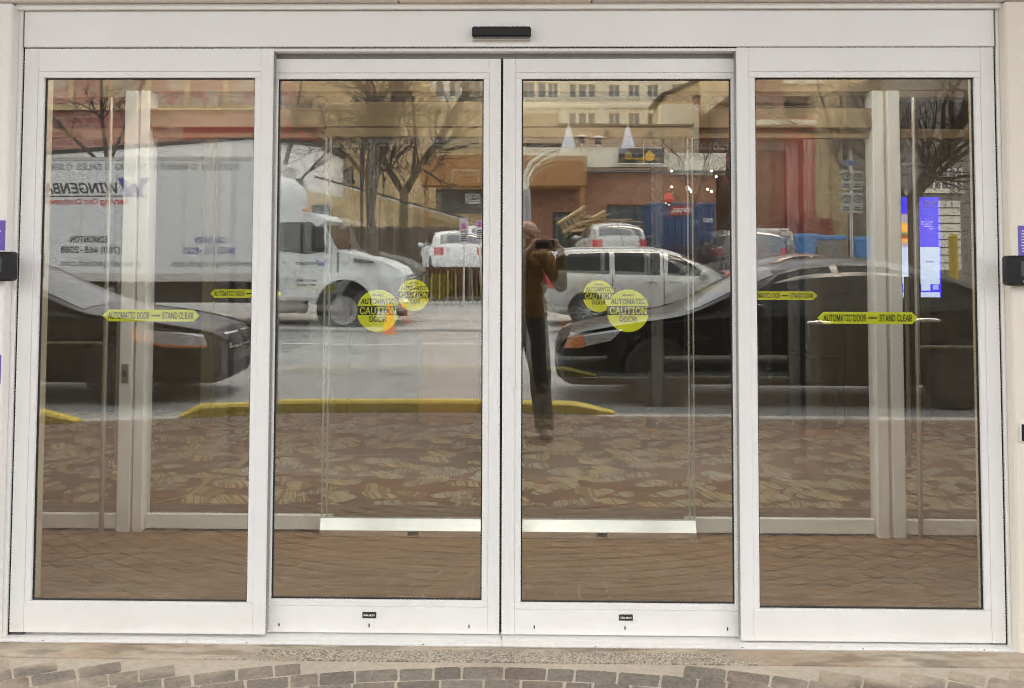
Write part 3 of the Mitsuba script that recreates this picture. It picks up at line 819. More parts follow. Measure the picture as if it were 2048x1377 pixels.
# lobby furniture seen as dark shapes
for lb, x0, x1, y, z1, m in (('low dark cabinet standing in the lobby', 2.28, 2.56, 4.3, .62, DARKW), ('orange wood bench in the lobby', -.86, -.36, 4.8, .72, ORANGEW)):
    k = thing('lobby_cabinet', lb, 'cabinet')
    put('body', box(x0, x1, y, y + .4, .06, z1, .01), m, k)
    put('top', box(x0 - .01, x1 + .01, y - .01, y + .41, z1 + .001, z1 + .03, .004), m, k)
    put('plinth', box(x0 + .02, x1 - .02, y + .02, y + .38, 0, .059), ORANGEW, k)
for x, y, w_, zt, lb in ((1.09, 4.45, .035, 1.0, 'slim dark post in the lobby seen below the right caution stickers'), (2.72, 4.5, .03, .95, 'slim dark post in the lobby beside the low cabinet'),
                       (3.225, 4.36, .036, 2.88, 'tall dark post in the lobby crossing the lit screen'), (-1.57, 5.1, .05, 2.88, 'tall dark post in the lobby below the truck wheel'), (-2.60, 4.5, .044, 2.88, 'tall pale post in the lobby behind the left fixed panel')):
    k = thing('lobby_post', lb, 'post')
    put('shaft', box(x - w_, x + w_, y, y + .07, .03, zt), PILLAR if w_ == .044 else DARKW, k)
    put('foot', box(x - w_ - .025, x + w_ + .025, y - .03, y + .1, 0, .029, .004), ORANGEW, k)

# ------------------------------------------------------------------ the street in front of the doors (seen in the glass): vehicles
from scipy.interpolate import PchipInterpolator


def car_body(P, n=72):
    """A closed car body lofted from side profiles: P holds top, belt, low and half-width curves along the length (nose at 0)."""
    L = P['L']
    f = {k: PchipInterpolator(*np.array(P[k], float).T) for k in ('top', 'belt', 'low', 'wid')}
    ss = np.unique(np.r_[np.linspace(0, L, n), L * .004, L * .012, L * .03, L * .97, L * .988, L * .996])
    rows = []
    for s in ss:
        zt, zb, zl, w = (float(f[k](s)) for k in ('top', 'belt', 'low', 'wid'))
        zb = min(zb, zt - .015)
        h = zt - zb
        tum = P.get('tumble', .30)
        wr = w * (1 - tum * min(h / .5, 1.0))
        e = min(.05, h * .4)
        cr = min(.10, h * .38)
        half = [(0, zl), (w * .80, zl), (w * .93, zl + .05), (w * .985, zl + .16 * (zb - zl) + .05), (w, zl + .45 * (zb - zl)), (w * .995, zl + .75 * (zb - zl)), (w * .975, zb - .02 * min(1, h * 8)),
                (w * .945 if h > .06 else w * .96, zb + .15 * e), (w * .93 + (wr - w * .93) * .3, zb + h * .32), (w * .93 + (wr - w * .93) * .65, zb + h * .66), (wr, zt - e * .9 - cr), (wr * .90, zt - e * .25 - cr * .72), (wr * .55, zt - cr * .27), (0, zt)]
        rows.append([(s, y, z) for y, z in half] + [(s, -y, z) for y, z in half[-2:0:-1]])
    v = np.array(rows)
    m_, k = v.shape[:2]
    f_ = []
    for i in range(m_ - 1):
        for j in range(k):
            a, b = i * k + j, i * k + (j + 1) % k
            f_ += [[a, a + k, b + k], [a, b + k, b]]
    vv = np.vstack([v.reshape(-1, 3), v[0].mean(0), v[-1].mean(0)])
    for j in range(k):
        f_ += [[m_ * k, j, (j + 1) % k], [m_ * k + 1, (m_ - 1) * k + (j + 1) % k, (m_ - 1) * k + j]]
    t = trimesh.Trimesh(vv, np.array(f_), process=False)
    if t.volume < 0:
        t.invert()
    return t


def wheel_parts(key, s, y, r, w, tf, side, spokes=10, rimm=None):
    wk = name_of(f'{key}__wheel')
    ri = r * .68
    tyre = lathe([(ri, -w / 2), (r * .93, -w / 2), (r, -w / 2 + .03), (r, w / 2 - .03), (r * .93, w / 2), (ri, w / 2), (ri, -w / 2)], 40, 'y')
    disc = lathe([(0, -.02), (ri * .99, -.02), (ri * .99, w / 2 - .012), (ri * .9, w / 2 - .012), (ri * .86, w / 2 - .05), (ri * .3, w / 2 - .06), (0, w / 2 - .06)], 40, 'y')
    sp = []
    for i in range(spokes):
        b = box(-ri * .045, ri * .045, w / 2 - .06, w / 2 - .028, ri * .15, ri * .92, .004)
        b.apply_transform(trimesh.transformations.rotation_matrix(2 * math.pi * i / spokes, (0, 1, 0)))
        sp.append(b)
    sp.append(lathe([(0, w / 2 - .06), (ri * .22, w / 2 - .06), (ri * .2, w / 2 - .02), (0, w / 2 - .02)], 20, 'y'))
    for nm, mm, mt, sm in (('tyre', tyre, TYRE, 35), ('rim', disc, rimm or DGREY, 35), ('spokes', cat_(sp), rimm or RIM, False)):
        mm = mm.copy()
        if mm.volume < 0:
            mm.invert()
        if side < 0:
            mm.apply_transform(trimesh.transformations.rotation_matrix(math.pi, (0, 0, 1)))
        mm.apply_translation((s, y, r))
        mm.apply_transform(tf)
        scene[f'{wk}__{nm}'] = mikit.ply(mm, mt, smooth=sm)


def car(base, label, P, paint, pos, heading, cat='car', group=None, size=1.0):
    """pos: world point of the nose on the ground, heading: degrees that turn the car's length axis (nose to tail) from +x."""
    key = thing(base, label, cat, group)
    tf = trimesh.transformations.translation_matrix((pos[0], pos[1], pos[2] if len(pos) > 2 else -0.05)) @ trimesh.transformations.scale_matrix(size) @ trimesh.transformations.rotation_matrix(math.radians(heading), (0, 0, 1))
    raw = M(car_body(P))
    W = max(w for _, w in P['wid'])
    arches = []
    for s, r in P['wheels']:
        c = m3.Manifold.cylinder(.5, r + .045, r + .045, 36).rotate([90, 0, 0])
        for sg in (1, -1):
            arches.append(c.translate([s, sg * W + (.25 + 0.0) + (0.0 if sg > 0 else 0.0), r + .01]))
    body = raw
    for a in arches:
        body = body - a

    def emit(nm, man, mt, sm=28, **kw):
        t = TM(man)
        if len(t.faces) == 0:
            return None
        t.apply_transform(tf)
        return put(nm, t, mt, key, smooth=sm, **kw)
    emit('body', body, paint)

    def prism_side(poly, y0=-2, y1=2):
        return M(xz(poly, y0, y1))

    def grow(k=1.0):
        return raw.scale([1, 1 + .012 * k, 1]).translate([0, 0, .003 * k])
    for poly in P.get('side_glass', ()):
        for sg, nm in ((1, 'side_window'), (-1, 'side_window')):
            emit(nm, grow() ^ prism_side(poly, .25 * sg, 2 * sg), P.get('side_mat', CARSIDE), 20)
    for poly, nm in P.get('screens', ()):
        q = np.array(poly, float)     # plan polygon in (s, half width): mirrored
        pl = Polygon([(a, b) for a, b in q] + [(a, -b) for a, b in q[::-1]])
        zc = P.get('screen_z', .75)
        emit(nm, raw.translate([0, 0, .006]) ^ M(xy(pl, zc, 3)), CARGLS, 20)
    for poly, nm, mt, yr, k in P.get('patches', ()):
        for sg in (1, -1):
            emit(nm, raw.scale([1, 1 + .008 * k, 1]).translate([-.006 * k if k > 0 and np.mean([a for a, _ in poly]) < P['L'] / 2 else .006 * abs(k), 0, .002 * k]) ^ prism_side(poly, yr[0] * sg, yr[1] * sg), mt, 25)
    seams = [prism_side([(a - .006, z0), (a + .006, z0), (b + .006, z1), (b - .006, z1)]) for a, z0, b, z1 in P.get('seams', ())]
    for sm_ in seams:
        emit('door_seam', raw.scale([1, 1.004, 1]) ^ sm_, BLACK, False)
    for s, z in P.get('handles', ()):
        wy = float(PchipInterpolator(*np.array(P['wid']).T)(s))
        for sg in (1, -1):
            emit('door_handle', m3.Manifold.batch_hull([m3.Manifold.sphere(.017, 10).translate([s + d, sg * (wy * .99 + .028), z + e]) for d, e in ((-.10, 0), (0, .008), (.10, 0))]), P.get('handle_mat', paint), 30)
    for s, z in P.get('mirrors', ()):
        wy = float(PchipInterpolator(*np.array(P['wid']).T)(s))
        for sg in (1, -1):
            emit('mirror', m3.Manifold.batch_hull([m3.Manifold.sphere(.055, 12).translate([s + d, sg * (wy * .93 + o), z + e]) for d, o, e in ((0, .06, 0), (.06, .2, .01), (.03, .2, .05), (0, .2, -.01))]), paint, 30)
    for s, r in P['wheels']:
        for sg in (1, -1):
            wheel_parts(key, s, sg * (W - .115), r, .21, tf, sg, P.get('spokes', 10), P.get('rim'))
    return key


SEDAN = dict(rim=RIMBLK, L=4.82, low=[(0, .24), (.12, .17), (.6, .18), (1.4, .19), (3.6, .20), (4.4, .23), (4.82, .36)],
             top=[(0, .50), (.03, .585), (.10, .655), (.3, .725), (.7, .80), (1.12, .865), (1.2, .89), (1.75, 1.18), (2.05, 1.31), (2.5, 1.395), (2.9, 1.41), (3.3, 1.385), (3.75, 1.27), (4.05, 1.14), (4.32, 1.02), (4.5, .99), (4.74, .965), (4.80, .90), (4.82, .80)],
             belt=[(0, .46), (.1, .60), (.5, .70), (1.1, .80), (1.6, .845), (2.5, .875), (3.6, .92), (4.3, .94), (4.82, .76)],
             wid=[(0, .52), (.05, .63), (.15, .72), (.4, .82), (.9, .875), (1.6, .893), (3.2, .893), (4.0, .86), (4.5, .79), (4.75, .72), (4.82, .64)],
             wheels=[(.95, .325), (3.74, .325)], tumble=.33,
             side_glass=[[(1.62, .905), (2.13, 1.245), (2.45, 1.325), (2.62, 1.335), (2.66, .925)], [(2.72, .925), (2.70, 1.335), (3.1, 1.325), (3.45, 1.24), (3.62, .95)], [(3.66, .955), (3.52, 1.22), (3.8, 1.08), (3.86, .97)]],
             screens=[([(1.25, .66), (2.08, .555)], 'windshield'), ([(3.55, .54), (4.28, .62)], 'rear_window')], screen_z=.86,
             seams=[(1.62, .30, 1.56, .88), (2.69, .28, 2.69, .92), (3.62, .5, 3.72, .95)], handles=[(2.42, .80), (3.42, .83)], handle_mat=CHROME, mirrors=[(1.78, .93)],
             patches=[([(.055, .53), (.13, .665), (.40, .70), (.62, .735), (.50, .62), (.2, .545)], 'headlight', LAMPCL, (.34, 2), 1.5),
                      ([(.055, .53), (.10, .64), (.24, .665), (.26, .555), (.2, .54)], 'turn_signal', LAMPOR, (.36, 2), 2.3),
                      ([(-.1, .38), (-.1, .55), (.16, .60), (.16, .44)], 'grille', DGREY, (-.01, .30), 1.0),
                      ([(-.1, .22), (-.1, .33), (.16, .33), (.16, .22)], 'air_intake', BLACK, (-.01, .5), 1.0),
                      ([(4.55, .70), (4.52, .92), (4.9, .92), (4.9, .72)], 'tail_lamp', LAMPRD, (.45, 2), 1.0)])
SEDB = dict(SEDAN, spokes=7, wid=[(0, .30), (.04, .48), (.12, .62), (.3, .75), (.5, .82), (.9, .875), (1.6, .893), (3.2, .893), (4.0, .86), (4.5, .79), (4.75, .72), (4.82, .64)],
            top=[(0, .50), (.03, .60), (.10, .68), (.3, .74), (.7, .81), (1.25, .875), (1.33, .90), (1.8, 1.14), (2.15, 1.30), (2.5, 1.38), (2.9, 1.41), (3.3, 1.385), (3.75, 1.27), (4.05, 1.14), (4.32, 1.02), (4.5, .99), (4.74, .965), (4.80, .90), (4.82, .80)],
            side_glass=[[(1.72, .905), (2.2, 1.225), (2.5, 1.315), (2.68, 1.325), (2.72, .925)], [(2.78, .925), (2.76, 1.325), (3.1, 1.315), (3.45, 1.24), (3.62, .95)]],
            screens=[([(1.36, .68), (2.16, .56)], 'windshield'), ([(3.55, .54), (4.28, .62)], 'rear_window')],
            patches=[([(.16, .55), (.20, .66), (.5, .69), (.84, .72), (.80, .63), (.5, .56)], 'headlight', LAMPCL, (.50, 2), 1.5),
                     ([(.62, .585), (.66, .70), (.86, .725), (.82, .63)], 'turn_signal', LAMPOR, (.50, 2), 2.2),
                     ([(.16, .535), (.18, .552), (.5, .568), (.8, .632), (.8, .612), (.5, .545)], 'lamp_trim', LAMPOR, (.50, 2), 2.4),
                     ([(-.1, .50), (-.1, .655), (.2, .655), (.2, .52)], 'grille', CHROME, (.05, .40), 2.0),
                     ([(-.1, .515), (-.1, .64), (.2, .64), (.2, .535)], 'grille_mesh', BLACK, (.07, .38), 3.0),
                     ([(-.1, .23), (-.1, .36), (.2, .36), (.2, .23)], 'air_intake', BLACK, (-.01, .55), 1.0),
                     ([(4.55, .70), (4.52, .92), (4.9, .92), (4.9, .72)], 'tail_lamp', LAMPRD, (.45, 2), 1.0)])
car('black_sedan', 'black four door sedan facing left, reflected in the right doors', SEDAN, CARBLK, (0.37, -6.97), 0, size=1.04)
car('dark_sedan', 'dark sedan facing right with orange lit headlight, reflected in the left panel', SEDB, CARMAR, (-2.97, -6.97), 180, size=1.04)

VAN = dict(L=4.85, low=[(0, .30), (.15, .22), (.8, .22), (4.2, .25), (4.85, .36)],
           top=[(0, .55), (.04, .70), (.2, .80), (.6, .90), (1.15, 1.0), (1.22, 1.02), (1.7, 1.28), (2.15, 1.47), (2.5, 1.55), (3.0, 1.58), (4.2, 1.56), (4.6, 1.52), (4.72, 1.40), (4.80, 1.05), (4.85, .80)],
           belt=[(0, .5), (.1, .68), (.6, .82), (1.2, .93), (2.0, 1.0), (4.3, 1.04), (4.75, 1.02), (4.85, .75)],
           wid=[(0, .6), (.06, .72), (.3, .84), (.8, .91), (1.5, .93), (4.2, .93), (4.6, .88), (4.78, .82), (4.85, .74)],
           wheels=[(.95, .34), (3.98, .34)], tumble=.2,
           side_glass=[[(1.66, 1.03), (2.18, 1.38), (2.42, 1.45), (2.45, 1.05)], [(2.60, 1.05), (2.58, 1.46), (3.45, 1.47), (3.45, 1.07)], [(3.55, 1.07), (3.55, 1.47), (4.3, 1.44), (4.52, 1.32), (4.56, 1.10)]],
           screens=[([(1.27, .72), (2.15, .68)], 'windshield'), ([(4.66, .66), (4.79, .70)], 'rear_window')], screen_z=1.0,
           seams=[(1.5, .35, 1.5, 1.0), (2.52, .35, 2.52, 1.5), (3.5, .7, 3.5, 1.08)], handles=[(2.3, .93), (2.75, .93)], handle_mat=CARSIL, mirrors=[(1.75, 1.06)],
           patches=[([(.06, .60), (.10, .74), (.6, .86), (.5, .74), (.2, .62)], 'headlight', LAMPCL, (.42, 2), 1.2),
                    ([(4.6, .78), (4.62, 1.1), (4.9, 1.1), (4.9, .78)], 'tail_lamp', LAMPRD, (.62, 2), 1.0)])
k = car('silver_minivan', 'silver minivan with roof rails parked along the far kerb', VAN, CARSIL, (5.15, -16.45), 180, 'van')
for y in (-15.85, -17.05):
    put('roof_rail', tube([(.75, y, 1.47), (.95, y, 1.50), (2.4, y, 1.51), (2.55, y, 1.48)], .018, 8), CARSIL, k, smooth=40)
HATCH = dict(VAN, L=4.3, low=[(0, .3), (.15, .22), (3.8, .24), (4.3, .34)],
             top=[(0, .55), (.04, .72), (.3, .88), (.95, 1.0), (1.05, 1.03), (1.55, 1.35), (1.95, 1.52), (2.6, 1.57), (3.5, 1.53), (3.95, 1.42), (4.18, 1.12), (4.26, .95), (4.3, .7)],
             belt=[(0, .5), (.1, .7), (.6, .85), (1.1, .95), (3.8, 1.06), (4.15, 1.02), (4.3, .66)],
             wid=[(0, .6), (.06, .72), (.3, .84), (.8, .90), (3.6, .90), (4.1, .84), (4.25, .80), (4.3, .74)], wheels=[(.85, .34), (3.4, .34)],
             side_glass=[[(1.5, 1.03), (1.98, 1.42), (2.35, 1.47), (2.38, 1.05)], [(2.46, 1.05), (2.44, 1.47), (3.2, 1.45), (3.25, 1.08)]],
             screens=[([(1.08, .70), (1.9, .64)], 'windshield'), ([(3.8, .60), (4.17, .68)], 'rear_window')],
             seams=[(1.4, .35, 1.4, 1.0), (2.42, .35, 2.42, 1.48)], handles=[(2.2, .95), (3.1, .98)], handle_mat=CARWHT, mirrors=[(1.6, 1.06)],
             patches=[([(.06, .60), (.10, .76), (.5, .90), (.4, .78), (.2, .64)], 'headlight', LAMPCL, (.42, 2), 1.2),
                      ([(4.05, .72), (4.0, 1.0), (4.35, 1.0), (4.35, .74)], 'tail_lamp', LAMPRD, (.58, 2), 1.0),
                      ([(4.2, .55), (4.2, .66), (4.4, .66), (4.4, .55)], 'number_plate', WHITEINK, (-.01, .26), 1.0)])
car('white_hatchback', 'white hatchback seen from behind in the lot, left of the pillar', HATCH, CARWHT, (-3.15, -33.3, .52), 77)
car('white_hatchback', 'second white car parked further back beyond the picket fence', HATCH, CARWHT, (-2.7, -37.8, .80), 72)
car('pale_hatchback', 'pale car with big rear window parked behind the silver minivan', HATCH, CARSIL, (2.45, -32.2, .78), 84)
car('maroon_sedan', 'dark red sedan parked behind the nose of the minivan', SEDAN, plain('car_maroon', (.07, .012, .016), .25, 0, .5, clearcoat=1.0), (9.6, -22.5, 0.0), 172)
car('dark_hatchback', 'dark car parked beside the lamp post in the far lot', HATCH, CARGRY, (6.6, -30.8, .55), 86)
# pickup with canopy, from behind
kp = thing('pickup_truck', 'beige pickup truck with a glazed canopy seen from behind', 'truck')
px_, py_, pz_ = 7.45, -28.0, 0.32
put('body', cat_([box(px_ - .98, px_ + .98, py_ - 5.2, py_, pz_ + .45, pz_ + 1.10, .05)]), CARTAN, kp)
put('tailgate', box(px_ - .78, px_ + .78, py_ + .001, py_ + .05, pz_ + .55, pz_ + 1.06, .02), CARTAN, kp)
put('gate_handle', box(px_ - .1, px_ + .1, py_ + .05, py_ + .065, pz_ + .88, pz_ + .96, .01), BLACK, kp)
put('bumper', box(px_ - .98, px_ + .98, py_ - .1, py_ + .16, pz_ + .40, pz_ + .55, .03), CHROME, kp)
put('canopy', TM(m3.Manifold.batch_hull([M(box(px_ - .95, px_ + .95, py_ - 2.3, py_ - .02, pz_ + 1.105, pz_ + 1.14)), M(box(px_ - .78, px_ + .78, py_ - 2.2, py_ - .26, pz_ + 1.68, pz_ + 1.74))])), CARTAN, kp)
put('canopy_window', TM(m3.Manifold.batch_hull([M(box(px_ - .82, px_ + .82, py_ - .3, py_ - .025, pz_ + 1.18, pz_ + 1.2)), M(box(px_ - .70, px_ + .70, py_ - .3, py_ - .2, pz_ + 1.6, pz_ + 1.62))])), CARGLS, kp)
put('roof_rack', cat_([tube([(px_ - .75, y, pz_ + 1.79), (px_ + .75, y, pz_ + 1.79)], .025, 8) for y in (py_ - .5, py_ - 1.6)]), WHITEINK, kp)
for s in (-1, 1):
    put('tail_lamp', box(px_ + s * .80, px_ + s * .97, py_ + .001, py_ + .03, pz_ + .6, pz_ + 1.02, .01), LAMPRD, kp)
    put('wheel', lathe([(0, -.11), (.36, -.11), (.38, -.08), (.38, .08), (.36, .11), (0, .11)], 28, 'x', (px_ + s * .8, py_ - 1.2, pz_ + .36)), TYRE, kp, smooth=35)

# ------------------------------------------------------------------ box truck (its side faces the doors)
tk = thing('delivery_truck', 'white box truck with company lettering, parked facing right along the far kerb', 'truck')
TY = -15.5
put('cargo_box', box(-10.9, -4.98, TY - 2.4, TY, 0.93, 3.22, .02), TRUCKW, tk)
put('side_rail', cat_([box(-10.9, -4.98, TY + .002, TY + .03, 0.84, 1.0), box(-10.9, -4.98, TY + .002, TY + .02, 3.17, 3.235)]), TRUCKGR, tk)
for i in range(9):
    x = -10.5 + i * .66
    put('rivet_line', box(x - .006, x + .006, TY + .0005, TY + .004, 1.02, 3.16), TRUCKGR, tk)
put('chassis', box(-10.5, -2.5, TY - 2.0, TY - .35, 0.42, 0.80), BLACK, tk)
put('fuel_tank', lathe([(0, -.5), (.24, -.5), (.26, -.47), (.26, .47), (.24, .5), (0, .5)], 24, 'x', (-4.75, TY - .28, .50)), TRUCKGR, tk, smooth=30)


def lettering(text, h, x, z, m, width=None, shear=0.0, bold=True):
    t = words(text, h, (x, TY + .004, z), '+y', .003, bold, width, centre=False)
    if shear:
        v = t.vertices.copy()
        v[:, 0] -= (v[:, 2] - z) * shear
        t.vertices = v
    return put('lettering', t, m, tk)


lettering('WINGENBACK', .19, -7.78, 2.52, DGREY, 1.85, .35)
put('stripe', box(-9.8, -7.25, TY + .003, TY + .006, 2.455, 2.475), INK, tk)
lettering('Serving Our Customers Since 1978', .095, -7.6, 2.32, REDINK, 2.6)
lettering('O DESIGN  O MANUFACTURING  O SALES  O SERVICE', .12, -5.45, 2.98, MGREY, 4.1)
lettering('CALGARY', .12, -5.72, 1.58, BLUEINK, .62)
lettering('(403) 221-8120', .12, -5.55, 1.38, BLUEINK, 1.0)
lettering('EDMONTON', .12, -8.0, 1.58, INK, .72)
lettering('(780) 468-2088', .12, -7.75, 1.38, INK, 1.15)
lettering('www.wingenback.com', .11, -5.2, 1.13, MGREY, 1.55)
lettering('www.wingenback.com', .11, -7.35, 1.13, MGREY, 1.55)
wl = [Polygon([(-a, b) for a, b in q]) for q in ([(0, .36), (.17, .36), (.20, .12), (.26, .24), (.36, .24), (.40, .12), (.50, .36), (.62, .36), (.44, 0), (.36, 0), (.30, .12), (.22, 0), (.14, 0), (.10, .24), (0, .30)],)]
m_ = xz(wl[0], 0, .004)
m_.apply_translation((-7.22, TY + .004, 2.45))
put('logo', m_, BLUEINK, tk)

cabprof = [(-4.90, .52), (-4.90, 2.08), (-4.80, 2.17), (-4.3, 2.19), (-4.02, 2.14), (-3.92, 2.06), (-3.60, 1.42), (-3.30, 1.36), (-2.75, 1.22), (-2.46, 1.08), (-2.37, .95), (-2.34, .45), (-2.80, .42), (-2.86, .60), (-3.0, .78), (-3.25, .90), (-3.65, .90), (-3.92, .78), (-4.08, .58), (-4.14, .52)]
cab = M(xz(Polygon(cabprof).buffer(-.03).buffer(.03), TY - 2.15, TY + .0))
cutx = M(xz([(-4.2, 1.42), (-3.58, 1.50), (-2.0, 1.5), (-2.0, 3), (-3.2, 3)], TY - 3, TY + 1))
hood_taper = M(xy([(-3.7, TY + .1), (-3.6, TY - .02), (-2.2, TY - .30), (-2.2, TY + .1)], 0.95, 3))
hood_taper2 = M(xy([(-3.7, TY - 2.3), (-3.6, TY - 2.13), (-2.2, TY - 1.85), (-2.2, TY - 2.3)], 0.95, 3))
cab = cab - hood_taper - hood_taper2
put('cab', TM(cab), TRUCKW, tk, smooth=30)
put('fender', TM((M(lathe([(.56, -.28), (.70, -.28), (.70, .0), (.66, .02), (.56, .02), (.56, -.28)], 48, 'y', (-3.46, TY + .03, .33))) ^ M(box(-4.25, -2.5, TY - .5, TY + .1, .42, 1.2)))), TRUCKW, tk, smooth=30)
put('wheel_arch', M and lathe([(0, -.42), (.56, -.42), (.56, -.15), (0, -.15)], 40, 'y', (-3.46, TY + .03, .33)), BLACK, tk)
for wx in (-3.47, -8.6, -9.7):
    wk = name_of(tk + '__wheel')
    scene[wk + '__tyre'] = mikit.ply(lathe([(.26, -.16), (.40, -.16), (.43, -.12), (.43, .12), (.40, .14), (.27, .14), (.26, -.16)], 40, 'y', (wx, TY - .08, .31)), TYRE, smooth=35)
    scene[wk + '__rim'] = mikit.ply(lathe([(0, -.1), (.27, -.1), (.27, .13), (.25, .13), (.23, .06), (.14, .05), (.13, .10), (0, .10)], 40, 'y', (wx, TY - .08, .31)), RIM, smooth=30)
    scene[wk + '__bolts'] = mikit.ply(cat_([lathe([(0, .05), (.016, .05), (.014, .085), (0, .085)], 8, 'y', (wx + .185 * math.cos(a), TY - .08, .31 + .185 * math.sin(a))) for a in np.arange(8) * math.pi / 4]), CHROME)
put('side_window', xz(Polygon([(-4.72, 1.42), (-4.72, 1.98), (-4.1, 1.98), (-3.92, 1.80), (-3.80, 1.42), (-4.2, 1.36)]).buffer(-.05).buffer(.05), TY + .001, TY + .006), CARGLS, tk)
put('windshield', TM(M(quad((-3.955, TY - .12, 2.03), (-3.955, TY - 2.03, 2.03), (-3.61, TY - 2.08, 1.46), (-3.61, TY - .07, 1.46))) if False else M(trimesh.convex.convex_hull(np.array([(a + d, y, z) for d in (0, .012) for a, y, z in ((-3.90, TY - .10, 2.02), (-3.90, TY - 2.03, 2.02), (-3.60, TY - 2.08, 1.47), (-3.60, TY - .05, 1.47))])))), CARGLS, tk)
put('door_seam', cat_([box(-3.735, -3.725, TY + .0005, TY + .003, .62, 1.40), box(-4.885, -4.875, TY + .0005, TY + .003, .6, 2.05)]), BLACK, tk)
put('hood_seam', box(-3.60, -3.59, TY - .03, TY + .003, .95, 1.40), BLACK, tk)
put('hood_vent', xz(Polygon([(-3.30, 1.235), (-3.30, 1.29), (-2.95, 1.235), (-2.90, 1.20), (-3.2, 1.20)]), TY - .12, TY - .045), DGREY, tk)
put('headlight', trimesh.convex.convex_hull(np.array([(-2.78, TY - .05, .92), (-2.72, TY - .06, .80), (-2.40, TY - .16, .72), (-2.37, TY - .20, .80), (-2.50, TY - .12, .90)] + [(-2.7, TY - .3, .9), (-2.4, TY - .4, .75)])), LAMPCL, tk)
put('grille', cat_([box(-2.345, -2.30 + .02, TY - 1.75, TY - .32, z, z + .035) for z in np.arange(.5, .98, .07)]), CHROME, tk)
put('bumper', box(-2.9, -2.22, TY - 2.1, TY - .03, .30, .52, .05), CHROME, tk)
put('mirror', cat_([box(-3.98, -3.84, TY + .12, TY + .24, 1.46, 1.90, .03), tube([(-3.85, TY, 1.95), (-3.9, TY + .18, 1.92)], .015, 6), tube([(-3.8, TY, 1.40), (-3.9, TY + .18, 1.44)], .015, 6)]), DGREY, tk)
put('door_lettering', cat_([words('WINGENBACK', .055, (-4.20, TY + .002, 1.16), '+y', .002, True, .42), words('SERVICE TRUCK', .04, (-4.20, TY + .002, .84), '+y', .002, True, .38), words('UNIT 4  CALGARY', .04, (-4.20, TY + .002, .76), '+y', .002, True, .38)]), INK, tk)
m_ = xz(Polygon(np.array(wl[0].exterior.coords) * .36), 0, .003)
m_.apply_translation((-3.80, TY + .002, 1.13))
put('logo', m_, BLUEINK, tk)
put('step', box(-4.75, -3.98, TY - .05, TY + .06, .50, .56), TRUCKGR, tk)
put('roof_light', box(-4.35, -4.2, TY - .3, TY - .2, 2.19, 2.24, .015), LAMPOR, tk)
put('wind_deflector', TM(m3.Manifold.batch_hull([m3.Manifold.sphere(.36, 28).scale([.9, 1, 1.05]).translate([-4.90, TY - .5, 2.50]), m3.Manifold.sphere(.36, 28).scale([.9, 1, 1.05]).translate([-4.90, TY - 1.7, 2.50]),
                                            m3.Manifold.sphere(.1, 12).translate([-4.95, TY - .4, 2.85]), m3.Manifold.sphere(.1, 12).translate([-4.95, TY - 1.8, 2.85])])), TRUCKW, tk, smooth=40)

# traffic cone
k = thing('traffic_cone', 'orange traffic cone standing by the truck bumper', 'cone')
put('cone', lathe([(0, .62), (.022, .62), (.125, .05), (.125, .04), (0, .04)], 24, 'z', (-2.47, -14.55, -.12)), CONEOR, k, smooth=30)
put('band', lathe([(.071, .34), (.048, .46), (.046, .46), (.069, .34)], 24, 'z', (-2.47, -14.55, -.12)), WHITEINK, k)
put('base', box(-2.66, -2.28, -14.74, -14.36, -.125, -.08, .01), CONEOR, k)

# ------------------------------------------------------------------ the far side of the street: lot, fences, buildings
def building(base, label, cat='building', group=None):
    return thing(base, label, cat, group)


def facade_wall(key, x0, x1, y, z0, z1, m, depth=8, openings=(), name='wall', label=None):
    """A wall facing the doors at y, with recessed windows (x0, x1, z0, z1)."""
    poly = Polygon([(x0, z0), (x1, z0), (x1, z1), (x0, z1)])
    for a, b, c, d in openings:
        poly = poly.difference(Polygon([(a, c), (b, c), (b, d), (a, d)]))
    put(name, xz(poly, y - .35, y), m, key, label=label)
    put(name + '_side', box(x0 + .01, x1 - .01, y - depth, y - .36, z0, z1 - .02), m, key)


def window(key, a, b, c, d, y, frame, bars=1, sill=True):
    w = name_of(f'{key}__window')
    t = .07
    fr = [box(a, a + t, y - .22, y - .10, c, d), box(b - t, b, y - .22, y - .10, c, d), box(a + t, b - t, y - .22, y - .10, d - t, d), box(a + t, b - t, y - .22, y - .10, c, c + t)]
    for i in range(bars):
        x = a + (b - a) * (i + 1) / (bars + 1)
        fr.append(box(x - t / 2, x + t / 2, y - .22, y - .12, c + t, d - t))
    scene[w + '__frame'] = mikit.ply(cat_(fr), frame)
    scene[w + '__pane'] = mikit.ply(box(a + t, b - t, y - .20, y - .17, c + t, d - t), WINDK)
    if sill:
        scene[w + '__sill'] = mikit.ply(box(a - .08, b + .08, y - .2, y + .07, c - .12, c - .002), frame)


# A pink brick block, far left
k = building('brick_block', 'weathered pink brick building behind the white box truck')
facade_wall(k, -34, -12.2, -44, 0, 8.2, BRICKPK, 10)
facade_wall(k, -34, -12.2, -44.05, 8.2, 10.8, WEATH, 10, name='upper_wall')
for i in range(12):
    put('pilaster', box(-33 + i * 1.85, -32.75 + i * 1.85, -44.05, -43.9, 8.25, 10.55), TAN, k)
put('cornice', box(-34, -12.2, -44, -43.75, 8.0, 8.24), TAN, k)
put('cornice', box(-34, -12.2, -44, -43.7, 10.6, 11.0), TAN, k)
put('red_fascia', box(-15.8, -9.7, -42.6, -42.2, 6.35, 7.05), REDP, k)
